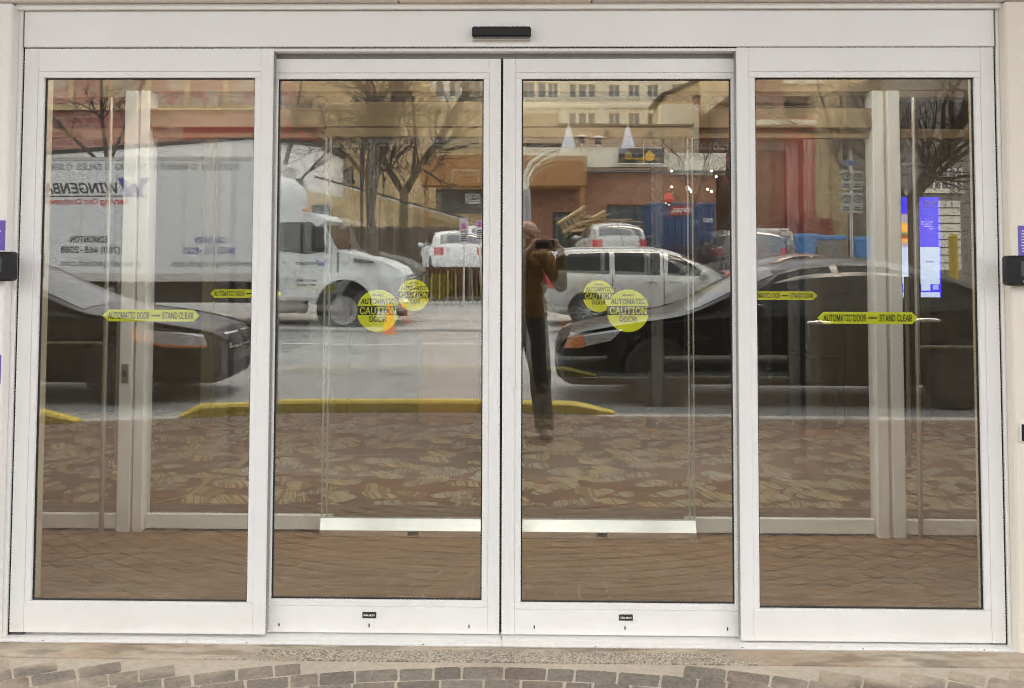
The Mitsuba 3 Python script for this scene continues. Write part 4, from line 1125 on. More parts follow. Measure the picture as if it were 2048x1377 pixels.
# B white low building with a lean-to
k = building('white_shop', 'low white rendered building behind the truck cab')
put('wall', xz([(-24, 0), (-9.5, 0), (-9.5, 6.05), (-12.6, 6.40), (-24, 5.55)], -50, -42), WHITEB, k)
put('coping', xz([(-24.1, 5.56), (-12.6, 6.41), (-9.4, 6.06), (-9.4, 6.22), (-12.6, 6.58), (-24.1, 5.72)], -50, -41.9), ROOF, k)
window(k, -11.0, -10.2, 3.6, 4.6, -41.65, ROOF)
put('gutter', box(-24, -12, -41.98, -41.85, 5.05, 5.2), ROOF, k)
k = building('lean_to_shed', 'low shed with a sloping dark roof behind the street trees', 'shed')
put('wall', xz([(-9.3, 0), (-1.7, 0), (-1.7, 2.2), (-9.3, 3.9)], -40, -37.2), TAN, k)
put('roof', xz([(-8.6, 4.28), (-2.6, 2.62), (-2.6, 2.72), (-8.6, 4.40)], -40.4, -36.8), ROOF, k)
put('roof_edge', xz([(-8.6, 4.25), (-2.6, 2.60), (-2.6, 2.645), (-8.6, 4.30)], -36.79, -36.7), PARAPET, k)
window(k, -8.7, -8.0, 2.0, 3.2, -36.85, ROOF)
# C tan block
k = building('tan_block', 'plain tan rendered building behind the bare street trees')
ops = [(-8.0 + .0, -6.9, 7.2, 7.21)]
facade_wall(k, -13.5, -2.2, -48, 0, 9.0, TAN, 10)
put('upper_wall', box(-13.5, -5.6, -58, -48.6, 9.0, 10.8), TAN, k)
put('band', box(-13.6, -2.1, -48, -47.8, 8.5, 8.75), BRICKTN, k)
put('band', box(-13.5, -2.2, -48, -47.9, 5.6, 5.78), BRICKTN, k)
window(k, -9.9, -9.0, 4.9, 5.5, -47.8, ROOF)
k = building('ornate_block', 'grey white ornate building far behind the bare trees')
ops = [(-7.0 + i * .85, -6.5 + i * .85, z, z + 1.3) for i in range(5) for z in (9.3, 11.3)]
facade_wall(k, -7.6, -2.7, -62, 0, 13.2, WHITEB, 8, ops)
for o in ops:
    window(k, *o, -62, PARAPET, 0)
put('cornice', box(-7.6, -2.7, -62, -61.7, 10.8, 11.05), PARAPET, k)
# D restaurant with orange fascia and roof patio
k = building('restaurant', 'brown brick restaurant with orange fascia and cream roof parapet')
ops = [(1.0, 1.9, .6, 3.0), (3.2, 4.9, .7, 3.3), (5.6, 7.0, .7, 3.3)]
facade_wall(k, -.9, 7.65, -38, 0, 4.85, BRICKBR, 9, ops)
for o in ops:
    window(k, *o, -38, ROOF, 2)
put('parapet', box(-1.8, 3.62, -38.3, -37.9, 4.84, 5.66), PARAPET, k)
put('parapet', box(3.63, 5.7, -38.3, -37.9, 4.84, 5.62), PARAPET, k)
put('parapet', box(5.71, 8.0, -38.3, -37.9, 4.55, 5.42), PARAPET, k)
put('parapet_shadow', box(-1.8, 8.0, -37.9, -37.8, 4.60, 4.70), DGREY, k)  # dark strip in place of the shadow line under the parapet
put('orange_fascia', box(-4.35, 2.3, -38, -36.6, 3.98, 5.22, .01), ORANGE, k)
put('orange_post', box(2.05, 2.22, -36.9, -36.7, 0, 3.98), ORANGE, k)
put('orange_post', box(-4.2, -4.03, -36.9, -36.7, 0, 3.98), ORANGE, k)
put('fascia_opening', cat_([box(-3.1, -1.9, -36.62, -36.585, 4.55, 4.63), box(-3.1, -3.02, -36.62, -36.585, 4.1, 4.55), box(-1.98, -1.9, -36.62, -36.585, 4.1, 4.55)]), BRICKTN, k)
put('grey_shutter', box(-3.85, -1.6, -38.05, -37.99, 2.9, 3.95), SIDING, k)
put('roof_slab', box(-1.8, 7.9, -47, -38.31, 4.55, 4.75), ROOF, k)
sg = thing('restaurant_sign', 'black sign with gold leaf emblem on the restaurant parapet', 'sign')
put('board', box(3.66, 5.52, -37.89, -37.82, 4.98, 5.60), INK, sg)
put('frame', cat_([box(3.64, 5.54, -37.82, -37.80, 4.94, 4.985), box(3.64, 5.54, -37.82, -37.80, 5.595, 5.62), box(4.66, 4.69, -37.82, -37.80, 4.985, 5.595)]), ALUM, sg)
for cx_, s_ in ((4.93, 1.0), (4.05, .72)):
    fl = Polygon([(0, .28), (.06, .17), (.17, .06), (.22, -.05), (.18, -.16), (.05, -.22), (-.05, -.22), (-.18, -.16), (-.22, -.05), (-.17, .06), (-.06, .17)])
    m_ = xz(Polygon(np.array(fl.exterior.coords) * s_ + np.array([cx_, 5.29 + .04 * (1 - s_) * 3])), -37.819, -37.80)
    put('emblem', m_, GOLD if s_ == 1 else plain('sign_dim_gold', (.3, .2, .04)), sg)
put('script', cat_([tube([(3.85 + i * .10, -37.80, 5.14 + (.05 if i % 2 else 0)), (3.91 + i * .10, -37.80, 5.22 - (.05 if i % 3 else 0)), (3.97 + i * .10, -37.80, 5.13)], .018, 5) for i in range(8)] +
                   [tube([(5.2 + i * .08, -37.80, 5.14), (5.24 + i * .08, -37.80, 5.2)], .018, 5) for i in range(3)]), GOLD, sg)


def umbrella(x, z, label):
    u = thing('patio_umbrella', label, 'umbrella', 'closed umbrellas on the roof patio')
    prof, n, seg = [], 9, 40
    rows = []
    for i in range(n):
        t = i / (n - 1)
        r = .06 + .24 * t ** .8
        a = np.arange(seg) * 2 * np.pi / seg
        rr = r * (1 + .22 * t * np.cos(a * 8))
        rows.append(np.column_stack([x + rr * np.cos(a), -40 + rr * np.sin(a), np.full(seg, z + .95 - 1.05 * t)]))
    v = np.vstack(rows + [[[x, -40, z + 1.03]]])
    f = []
    for i in range(n - 1):
        for j in range(seg):
            p, q = i * seg + j, i * seg + (j + 1) % seg
            f += [[p, p + seg, q + seg], [p, q + seg, q]]
    f += [[n * seg, j, (j + 1) % seg] for j in range(seg)]
    put('canopy', trimesh.Trimesh(v, np.array(f), process=False), mat('mat_fabric_two', pr((.62, .66, .72), .8), True) if 'mat_fabric_two' not in scene else 'mat_fabric_two', u, smooth=True)
    put('pole', tube([(x, -40, 4.75), (x, -40, z + 1.1)], .025, 8), STEEL, u)


umbrella(1.68, 5.74, 'closed white umbrella on the roof patio, left of the heaters')
umbrella(4.24, 5.74, 'closed white umbrella on the roof patio, above the black sign')


def heater(x, y, z, label):
    u = thing('patio_heater', label, 'patio heater', 'mushroom heaters on the roof patio')
    put('hood', lathe([(0, z + .12), (.10, z + .10), (.42, z), (.41, z - .02), (.1, z + .07), (0, z + .08)], 28, 'z', (x, y, 0)), STEEL, u, smooth=30)
    put('burner', lathe([(0, z + .06), (.11, z + .05), (.15, z - .22), (0, z - .24)], 18, 'z', (x, y, 0)), DGREY, u, smooth=30)
    put('pole', tube([(x, y, 4.75), (x, y, z - .2)], .035, 8), STEEL, u)


heater(2.95, -40, 6.22, 'front patio heater with bright hood near the left umbrella')
heater(2.3, -41.5, 6.42, 'rear patio heater half behind the left umbrella')
# E tan brick behind the patio
k = building('tan_brick_building', 'tan brick building rising behind the roof patio')
facade_wall(k, -1.8, 7.55, -43.2, 0, 7.1, BRICKTN, 6, [(-.3, 1.75, 5.75, 6.35)])
put('dark_opening', box(-.3, 1.75, -43.5, -43.4, 5.75, 6.35), ROOF, k)
put('upper_step', box(-1.8, 1.35, -49, -43.5, 7.1, 7.75), BRICKTN, k)
put('coping', box(1.3, 7.6, -49, -43.15, 7.101, 7.22), ROOF, k)
for x in (3.55, 5.6):
    put('wall_lamp', lathe([(0, 6.92), (.05, 6.90), (.14, 6.74), (.12, 6.74), (0, 6.85)], 12, 'z', (x, -43.05, 0)), DGREY, k)
# F cream block with rows of windows
k = building('cream_block', 'tall cream building with rows of windows behind the roof patio')
cols = [(-.45, .30), (.42, 1.0), (1.08, 1.75), (2.42, 2.9), (3.0, 3.55), (3.62, 4.1), (4.9, 5.65), (6.15, 6.9), (7.35, 8.1), (-1.9, -1.1), (8.9, 9.6)]
fl = []
for z in (1.2, 3.8, 6.4, 8.95, 10.93, 13.2):
    h = 1.0
    for a, b in cols:
        fl.append((a, b, z, z + h))
fl = [o for o in fl if 6 < o[2] < 12]
facade_wall(k, -2.6, 10.5, -60, 0, 13.4, CREAMB, 12, fl)
for o in fl:
    window(k, *o, -60, PARAPET, 0 if o[1] - o[0] < .6 else 1, True)
for z in (10.25, 12.55, 8.2):
    put('string_course', box(-2.6, 10.5, -60, -59.85, z, z + .16), PARAPET, k)
for x in (2.1, 4.5, 8.5):
    put('pilaster', box(x - .16, x + .16, -60, -59.88, 0, 13.3), PARAPET, k)
# G tan gable with chimney
k = building('gabled_house', 'tan gabled building with a brown chimney right of the cream block')
put('wall', xz([(7.4, 0), (13.5, 0), (13.5, 12.6), (7.5, 9.9)], -58, -52), TAN, k)
put('roof_edge', xz([(7.2, 9.82), (13.6, 12.7), (13.6, 12.9), (7.2, 10.02)], -58, -51.8), ROOF, k)
put('chimney', box(8.78, 9.56, -50.6, -49.8, 0, 9.45), BRICKBR, k)
put('chimney_cap', box(8.72, 9.62, -50.65, -49.75, 9.451, 9.6), ROOF, k)
put('side_wing', box(6.75, 8.7, -49.6, -48.5, 0, 8.9), CREAMB, k)
# stairs in steel
k = thing('fire_escape', 'black steel fire escape stairs beside the restaurant', 'stairs')
st = []
for f_ in range(3):
    z0 = 2.2 + f_ * 1.5
    for i in range(9):
        t = i / 8
        x = 7.95 + t * 1.1 if f_ % 2 == 0 else 9.05 - t * 1.1
        put('tread', box(x - .14, x + .14, -39.4, -38.5, z0 + t * 1.5, z0 + t * 1.5 + .04), DGREY, k)
    a, b = (7.95, 9.05) if f_ % 2 == 0 else (9.05, 7.95)
    for y in (-39.4, -38.5):
        put('stringer', tube([(a, y, z0), (b, y, z0 + 1.5)], .05, 6), DGREY, k)
        put('handrail', tube([(a, y, z0 + .95), (b, y, z0 + 2.45)], .025, 6), DGREY, k)
for x in (7.85, 9.15):
    for y in (-39.4, -38.5):
        put('post', tube([(x, y, 0), (x, y, 7.2)], .04, 6), DGREY, k)
for z in (6.9, 7.2):
    put('rail', tube([(7.85, -38.5, z), (9.15, -38.5, z)], .025, 6), DGREY, k)
# H red brick row
k = building('red_brick_row', 'brown, red and tan brick buildings standing in a row, reflected in the right panel')
facade_wall(k, 9.6, 11.42, -42, 0, 9.3, BRICKBR, 8)
facade_wall(k, 11.43, 12.75, -41.9, 0, 7.3, BRICKRD, 8, name='red_wall')
facade_wall(k, 12.76, 13.4, -42, 0, 8.6, TAN, 8, name='tan_wall')
facade_wall(k, 13.41, 15.6, -42.2, 0, 9.5, TAN, 8, [(14.0, 14.8, 5.0, 6.5)], name='grey_wall')
window(k, 14.0, 14.8, 5.0, 6.5, -42.2, PARAPET)
put('upper_wall', box(9.0, 15.6, -50, -42.7, 8.4, 10.9), TAN, k)
put('red_band', box(11.4, 13.4, -41.9, -41.6, 1.6, 2.85), REDP, k)
for i, x in enumerate((10.3, 11.9, 13.0, 14.6)):
    window(k, x - .35, x + .35, 9.2, 10.3, -42.55, PARAPET)
put('string_course', box(9.6, 12.75, -41.9, -41.6, 7.0, 7.22), PARAPET, k)
# I grey building and J white garage at the far right
k = building('grey_brick_house', 'grey brick building at the far right behind the tree')
for i in range(16):
    put('siding_board', box(14.2, 22, -36 - .3, -36 - .02 * (i % 2), i * .55, i * .55 + .53), SIDING, k)
put('core', box(14.25, 21.9, -44, -36.35, 0, 8.7), SIDING, k)
k = building('white_garage', 'small white garage with a roof railing at the far right', 'garage')
put('wall', box(13.1, 14.3, -32, -30, 0, 3.35), SIDING, k)
for i in range(9):
    put('door_slat', box(13.45, 14.2, -29.99, -29.95, .8 + i * .26, 1.02 + i * .26), PARAPET, k)
put('roof', box(13.0, 14.4, -32, -29.9, 3.351, 3.5), PARAPET, k)
for x in np.linspace(13.1, 14.3, 6):
    put('baluster', tube([(x, -29.98, 3.5), (x, -29.98, 4.15)], .02, 6), ALUM, k)
put('handrail', tube([(13.1, -29.98, 4.15), (14.3, -29.98, 4.15)], .025, 6), ALUM, k)

# tall board fence and low picket fence
k = thing('board_fence', 'tall weathered board fence behind the parked cars', 'fence')
x = -9.3
while x < -1.6:
    w = rng.uniform(.14, .17)
    m_ = box(x, x + w - .012, -36.05 - rng.uniform(0, .02), -35.98, 0, 2.33 + rng.uniform(-.03, .03))
    put('board', m_, FENCEW, k, uv=np.tile([rng.random(), 0], (len(m_.vertices), 1)))
    x += w
put('rail', box(-9.3, -1.6, -36.15, -36.08, 1.9, 2.0), FENCEW, k)
k = thing('picket_fence', 'low brown picket fence with pale slats in front of the white cars', 'fence')
x = -3.2
FENCED = plain('fence_dark', (.085, .048, .022), .85)
PICK = plain('picket_pale', (.34, .25, .15), .8)
i = 0
while x < -.2:
    put('picket', box(x, x + .045, -23.98, -23.94, .02, .82 + rng.uniform(-.12, .12)), PICK if i % 2 else FENCED, k)
    i += 1
    x += .11
put('backing', box(-3.25, 0.6, -24.1, -24.0, .05, .95), FENCED, k)
put('rail', box(-3.25, 0.6, -24.0, -23.985, .10, .16), FENCED, k)
# hedge / brush behind the van
def twigs(n, x0, x1, y0, y1, z0, z1, seed, th=.012):
    r = np.random.default_rng(seed)
    ms = []
    for _ in range(n):
        p = np.array([r.uniform(x0, x1), r.uniform(y0, y1), z0])
        d = np.array([r.normal(0, .5), r.normal(0, .5), 1.0])
        L = r.uniform(.4, 1.0) * (z1 - z0)
        q = p + d / np.linalg.norm(d) * L * .5
        e = q + (d / np.linalg.norm(d) + r.normal(0, .5, 3)) * L * .4
        ms.append(tube([p, q, e], [th, th * .8, th * .4], 3, False))
    return cat_(ms)


BARK2 = mat('mat_twig', pr((.075, .055, .042), .9), True)
bh = thing('leafless_hedge', 'leafless brown hedge behind the parked minivan', 'hedge')
put('twigs', twigs(900, 2.3, 9.3, -29.0, -28.2, .4, 2.3, 3, .018), BARK2, bh, kind='stuff')
put('bed', box(2.0, 9.5, -29.2, -28.0, -.02, .5, .05), plain('soil', (.07, .05, .035), .95), bh)

# dumpster, pallets, bins, bollard
k = thing('dumpster', 'blue dumpster with red and white sign standing before the restaurant', 'dumpster')
dx0, dx1, dy = 4.5, 6.9, -34
put('body', TM(m3.Manifold.batch_hull([M(box(dx0, dx1, dy - 1.6, dy, 3.0, 3.1)), M(box(dx0 + .05, dx1 - .05, dy - 1.5, dy - .08, 1.1, 1.15))])), BLUE, k)
put('rim', box(dx0 - .06, dx1 + .06, dy - 1.66, dy + .06, 3.1, 3.2, .02), BLUE, k)
for i in range(9):
    put('rib', box(dx0 + .2 + i * .25, dx0 + .26 + i * .25, dy - .06, dy + .05, 1.2, 3.05), BLUE, k)
s_ = put('sign', box(5.22, 6.08, dy + .055, dy + .075, 2.72, 3.10), REDP, k)
put('lettering', words('DISPOSAL', .15, (5.65, dy + .076, 2.84), '+y', .004, True, .74), WHITEINK, s_)
put('lettering', words('5550', .16, (6.62, dy + .055, 2.45), '+y', .004, True, .34), WHITEINK, k)
put('plinth', box(4.5, 6.9, -35.6, -34.1, 0, 1.1), CONC, k)
k = thing('red_lantern', 'small red sack on the dumpster rim', 'sack')
put('sack', lathe([(0, 3.2), (.16, 3.22), (.19, 3.36), (.12, 3.5), (.04, 3.58), (0, 3.6)], 14, 'z', (5.17, -34.0, 0)), plain('red_bag', (.7, .1, .08), .7), k, smooth=True)
put('tie', lathe([(0, 3.56), (.05, 3.57), (.06, 3.66), (0, 3.68)], 10, 'z', (5.17, -34.0, 0)), REDP, k)
for n_, (x, z, a) in enumerate(((1.75, 2.38, 32), (2.45, 2.25, 28), (2.1, 2.2, 5))):
    k = thing('pallet', ('leftmost wooden pallet leaning on the pile', 'right wooden pallet leaning on the pile', 'flat wooden pallet under the leaning ones')[n_], 'pallet', 'wooden pallets piled in the lot')
    tf = trimesh.transformations.translation_matrix((x, -33 - .2 * n_, z)) @ trimesh.transformations.rotation_matrix(math.radians(-a), (0, 1, 0)) @ trimesh.transformations.rotation_matrix(math.radians(55 if n_ < 2 else 0), (1, 0, 0))
    for i in range(7):
        m_ = box(-.55 + i * .16, -.46 + i * .16, -.5, .5, .04, .065)
        m_.apply_transform(tf)
        put('slat', m_, DECKW, k)
    for y in (-.47, 0, .47):
        m_ = box(-.56, .56, y - .04, y + .04, -.06, .039)
        m_.apply_transform(tf)
        put('stringer', m_, DECKW, k)
k = thing('lumber_pile', 'heap of old boards beside the pallets', 'lumber')
for i in range(26):
    m_ = box(-rng.uniform(.4, .9), rng.uniform(.3, .9), -.06, .06, 0, .03)
    m_.apply_transform(trimesh.transformations.euler_matrix(rng.uniform(-.4, .4), rng.uniform(-.25, .25), rng.uniform(-.8, .8)))
    m_.apply_translation((2.6 + rng.uniform(-1.0, 1.1), -33 + rng.uniform(-.5, .4), 1.5 + .05 * i * .9))
    put('board', m_, DECKW if i % 3 else FENCEW, k, uv=np.tile([.7, 0], (len(m_.vertices), 1)))
put('crate', box(1.4, 3.3, -34, -33.2, 0, 2.1, .02), plain('dark_crate', (.05, .045, .035), .9), k)
for n_, (x0, x1, z1, y, m_, lb) in enumerate(((8.0, 8.5, 1.95, -26.4, BLUEBR, 'blue lidded bin behind the pickup, leftmost of the bins'), (8.55, 9.4, 1.9, -26.6, SIDING, 'grey bin with blue lid between the blue bins'), (9.62, 10.05, 1.85, -26.2, BLUEBR, 'blue bin beside the parking sign pole'))):
    k = thing('wheeled_bin', lb, 'bin', 'wheeled bins by the red brick wall')
    put('body', TM(m3.Manifold.batch_hull([M(box(x0, x1, y - .7, y, z1 - .2, z1 - .15)), M(box(x0 + .07, x1 - .07, y - .6, y - .08, .9, .95))])), m_, k)
    put('lid', box(x0 - .03, x1 + .03, y - .73, y + .04, z1 - .149, z1, .03), BLUEBR, k)
    put('base', box(x0 + .05, x1 - .05, y - .65, y - .05, 0, .9), SIDING, k)
k = thing('bollard', 'yellow steel bollard at the far right', 'bollard')
put('post', lathe([(0, 1.80), (.05, 1.79), (.085, 1.74), (.085, 0), (0, 0)], 18, 'z', (8.0, -15.4, 0)), plain('bollard_yellow', (.42, .30, .03), .6), k, smooth=30)
put('collar', lathe([(.0865, .1), (.11, .1), (.11, .0), (.0865, 0)], 18, 'z', (8.0, -15.4, 0)), CONC, k)

# signs and lamp posts
k = thing('parking_sign', 'cluster of grey parking signs on a pole, reflected in the right panel', 'sign')
put('pole', tube([(6.33, -16.1, 0), (6.33, -16.1, 3.5)], .03, 8), STEEL, k)
sm_ = plain('sign_face', (.40, .42, .40), .5)
for i, (x, z0, z1) in enumerate(((6.215, 2.66, 3.04), (6.43, 2.66, 3.02), (6.215, 2.20, 2.60), (6.43, 2.20, 2.60))):
    p_ = put('panel', box(x - .10, x + .10, -16.03, -16.015, z0, z1, .004), sm_, k)
    zc = z1 - .12
    put('ring', lathe([(.062, 0), (.080, 0), (.080, .004), (.062, .004)], 24, 'y', (x, -16.012, zc)), INK, p_)
    put('letter', words('P', .07, (x, -16.0145, zc - .035), '+y', .003, True), INK, p_)
    put('print', box(x - .07, x + .07, -16.0148, -16.012, z0 + .05, z0 + .075), INK, p_)
    put('bar', box(x - .055, x + .055, -16.0148, -16.0115, z0 + .10, z0 + .12), INK, p_)
put('street_name', box(6.15, 6.42, -16.05, -16.035, 3.12, 3.22, .004), plain('street_blue', (.12, .17, .28), .5), k)
k = thing('street_lamp', 'grey street lamp with curved arm beside the orange fascia', 'street lamp')
put('post', lathe([(0, 0), (.11, 0), (.11, 2.62), (.09, 2.66), (0, 2.66)], 16, 'z', (-.02, -16.2, 0)), MGREY, k, smooth=30)
put('arm', tube([(-.02, -16.2, 2.6), (.0, -16.2, 2.95), (.10, -16.2, 3.2), (.3, -16.2, 3.36), (.58, -16.2, 3.46)], .035, 10), PARAPET, k, smooth=True)
put('arm', tube([(.02, -16.2, 2.6), (.05, -16.2, 2.9), (.16, -16.2, 3.12), (.34, -16.2, 3.27), (.60, -16.2, 3.37)], .025, 10), PARAPET, k, smooth=True)
m_ = box(-.07, .07, -.03, .03, -.18, .18, .01)
m_.apply_transform(trimesh.transformations.rotation_matrix(math.radians(12), (0, 1, 0)))
m_.apply_translation((.40, -16.15, 3.06))
put('bracket', m_, ORANGE, k)
k = thing('cobra_lamp', 'tall street lamp with a white lamp head among the tree branches', 'street lamp')
put('pole', tube([(-3.9, -20, 0), (-3.9, -20, 3.85), (-3.85, -20, 3.95), (-3.6, -20, 3.98)], .06, 10), DGREY, k, smooth=True)
put('head', TM(m3.Manifold.batch_hull([m3.Manifold.sphere(.07, 14).translate([-3.62, -20, 3.97]), m3.Manifold.sphere(.10, 14).scale([1.2, 1, .7]).translate([-3.36, -20, 3.93])])), FABWHT, k, smooth=40)
for x, z0, z1, y, lb in ((-1.69, 1.60, 2.29, -23, 'white and violet parking notice on a post by the picket fence'), (-1.25, 1.66, 2.24, -23.6, 'second parking notice on a post nearer the pillar')):
    k = thing('lot_notice', lb, 'sign')
    p_ = put('board', box(x - .12, x + .12, y - .02, y, z0, z1, .005), plain('notice_white', (.60, .55, .62), .5) if 'mat_notice_white' not in scene else 'mat_notice_white', k)
    for i in range(5):
        put('bar', box(x - .08, x + .08, y + .0005, y + .006, z0 + .08 + i * .055, z0 + .108 + i * .055), INK, p_)
    put('print', box(x - .07, x + .05, y + .0005, y + .006, z0 + .40, z0 + .54), plain('print_magenta', (.45, .10, .35), .5) if 'mat_print_magenta' not in scene else 'mat_print_magenta', p_)
    put('post', tube([(x, y - .05, 0), (x, y - .05, z1)], .03, 6), STEEL, k)
k = thing('wall_unit', 'white ventilation unit hanging on the grey shutter wall', 'ventilation unit')
put('case', box(-2.62, -1.9, -37.95, -37.5, 3.30, 3.72, .02), WHITEB, k)
put('louvre', cat_([box(-2.55, -1.97, -37.5, -37.48, 3.36 + i * .08, 3.40 + i * .08) for i in range(4)]), MGREY, k)


# bare trees
def bare_tree(base, label, foot, trunk, limbs, seed, r0, depth=6, th=.0055, spread=.62):
    """trunk: points above the foot; limbs: explicit main limbs as point lists; twigs grow from the limbs' ends and sides."""
    k = thing(base, label, 'tree', None)
    r = np.random.default_rng(seed)
    F = np.array(foot, float)
    tp = np.array([F] + [F + np.array(p) for p in trunk])
    put('trunk', tube(tp, np.linspace(r0, r0 * .8, len(tp)), 10), BARK, k, smooth=True)
    tw = []

    def grow(p, d, rad, L, lev):
        n = 4
        pts = [p]
        for i in range(n):
            d = d + r.normal(0, .16, 3) + np.array([0, 0, .06])
            d /= np.linalg.norm(d)
            pts.append(pts[-1] + d * L / n)
        rr = np.linspace(rad, max(rad * .62, th), n + 1)
        tw.append(tube(pts, rr, 6 if rad > .03 else 4 if rad > .012 else 3, False))
        if lev <= 0 or rad < th:
            return
        for _ in range(r.integers(2, 5)):
            j = r.integers(1, n + 1)
            nd = d + r.normal(0, spread, 3)
            nd /= np.linalg.norm(nd)
            grow(np.array(pts[j]), nd, rr[j] * r.uniform(.5, .75), L * r.uniform(.6, .85), lev - 1)
    for lm in limbs:
        lp = np.array([F + np.array(q) for q in lm['p']])
        rr = np.linspace(lm['r'], lm['r'] * .55, len(lp))
        put('limb', tube(lp, rr, 8), BARK, k, smooth=True)
        for i in range(1, len(lp)):
            for _ in range(lm.get('n', 4) + 2):
                nd = (lp[i] - lp[i - 1]) / np.linalg.norm(lp[i] - lp[i - 1]) + r.normal(0, .6, 3)
                nd /= np.linalg.norm(nd)
                grow(lp[i], nd, rr[i] * r.uniform(.22, .5), lm.get('L', .9) * r.uniform(.7, 1.2), depth - 1)
        grow(lp[-1], (lp[-1] - lp[-2]) / np.linalg.norm(lp[-1] - lp[-2]), rr[-1], lm.get('L', .9), depth)
    put('crown', cat_(tw), BARK2, k, kind='stuff')
    return k


bare_tree('bare_tree', 'bare street tree forking above the truck hood', (-3.22, -17.3, 0), [(.02, 0, 1.2), (-.06, 0, 2.4), (-.10, 0, 3.1)],
          [dict(p=[(-.10, 0, 3.05), (.02, .05, 3.6), (-.05, .1, 4.2), (-.15, .1, 5.2)], r=.085), dict(p=[(-.08, 0, 2.9), (.10, -.1, 3.5), (.30, -.1, 4.1), (.5, -.2, 5.2)], r=.08),
           dict(p=[(-.03, 0, 2.3), (.15, .2, 3.2), (.30, .2, 3.5), (.45, .3, 4.3)], r=.06), dict(p=[(-.08, 0, 2.9), (-.5, .1, 3.4), (-1.0, .2, 3.7)], r=.05)], 21, .10)
bare_tree('bare_tree', 'bare street tree with a wide V fork before the orange fascia', (-2.78, -18.8, 0), [(0, 0, 1.3), (.02, 0, 2.75)],
          [dict(p=[(.02, 0, 2.7), (-.30, 0, 3.2), (-.55, 0, 3.75), (-.60, .1, 4.6)], r=.08), dict(p=[(.02, 0, 2.7), (.35, 0, 3.3), (.70, 0, 3.75), (1.1, .1, 4.5)], r=.09, n=4),
           dict(p=[(.2, 0, 3.05), (.30, .2, 3.8), (.25, .2, 4.6)], r=.05)], 22, .12)
bare_tree('bare_tree', 'large bare tree with a Y shaped fork, reflected in the right panel', (6.78, -14.4, 0), [(0, 0, 1.2), (.0, 0, 2.25)],
          [dict(p=[(0, 0, 2.2), (-.28, 0, 2.75), (-.50, .1, 3.4), (-.6, .1, 4.5)], r=.12, n=3), dict(p=[(.0, 0, 2.2), (.35, 0, 2.8), (.72, 0, 3.4), (1.3, -.1, 4.2)], r=.13, n=3),
           dict(p=[(.2, 0, 2.5), (.6, .1, 2.9), (1.2, .1, 3.35)], r=.06), dict(p=[(-.3, 0, 2.8), (-1.0, .1, 3.3), (-1.8, .2, 3.6)], r=.05)], 23, .17)
bare_tree('bare_tree', 'slim leaning bare tree behind the truck wind deflector', (-6.0, -19.5, 0), [(.15, 0, 2.0), (.35, 0, 3.2)],
          [dict(p=[(.35, 0, 3.2), (.6, 0, 4.2), (.75, 0, 5.5)], r=.05), dict(p=[(.2, 0, 2.4), (.9, .1, 3.2), (1.5, .2, 3.8)], r=.04)], 24, .07)
bare_tree('bare_tree', 'bare tree rising behind the white cargo box', (-10.2, -20.5, 0), [(0, 0, 2.0), (.05, 0, 3.6)],
          [dict(p=[(.05, 0, 3.6), (-.1, 0, 4.6), (-.15, 0, 6)], r=.06), dict(p=[(.05, 0, 3.4), (.5, .1, 4.4), (.9, .1, 5.4)], r=.05), dict(p=[(.05, 0, 3.4), (-.8, .1, 4.2), (-1.5, .1, 4.9)], r=.045)], 25, .09)
bare_tree('bare_tree', 'thin young bare tree before the brown brick wall', (4.55, -24, 0), [(0, 0, 1.6), (-.05, 0, 2.6)],
          [dict(p=[(-.05, 0, 2.6), (-.2, 0, 3.2), (-.3, 0, 3.8)], r=.03), dict(p=[(-.05, 0, 2.6), (.2, 0, 3.3), (.3, 0, 3.9)], r=.03)], 26, .05, 3)
bare_tree('bare_tree', 'bare tree before the red brick row', (9.7, -27, 0), [(0, 0, 2.2), (.1, 0, 3.2)],
          [dict(p=[(.1, 0, 3.2), (-.4, 0, 4.2), (-.7, 0, 5.6)], r=.07), dict(p=[(.1, 0, 3.0), (.8, 0, 3.9), (1.4, 0, 4.6)], r=.06)], 27, .1)

# ------------------------------------------------------------------ the person with a phone
pk = thing('person', 'bald person in a mustard top and dark trousers photographing with a phone', 'person')


def chain(bones, refine=.02, smooth_it=8):
    man = m3.Manifold()
    for a, ra, b, rb in bones:
        A = m3.Manifold.sphere(ra, 24).translate(list(a))
        B = m3.Manifold.sphere(rb, 24).translate(list(b))
        man = man + m3.Manifold.batch_hull([A, B])
    man = man.refine_to_length(refine)
    t = TM(man)
    t = trimesh.Trimesh(t.vertices, t.faces, process=True)
    trimesh.smoothing.filter_taubin(t, iterations=smooth_it)
    return t


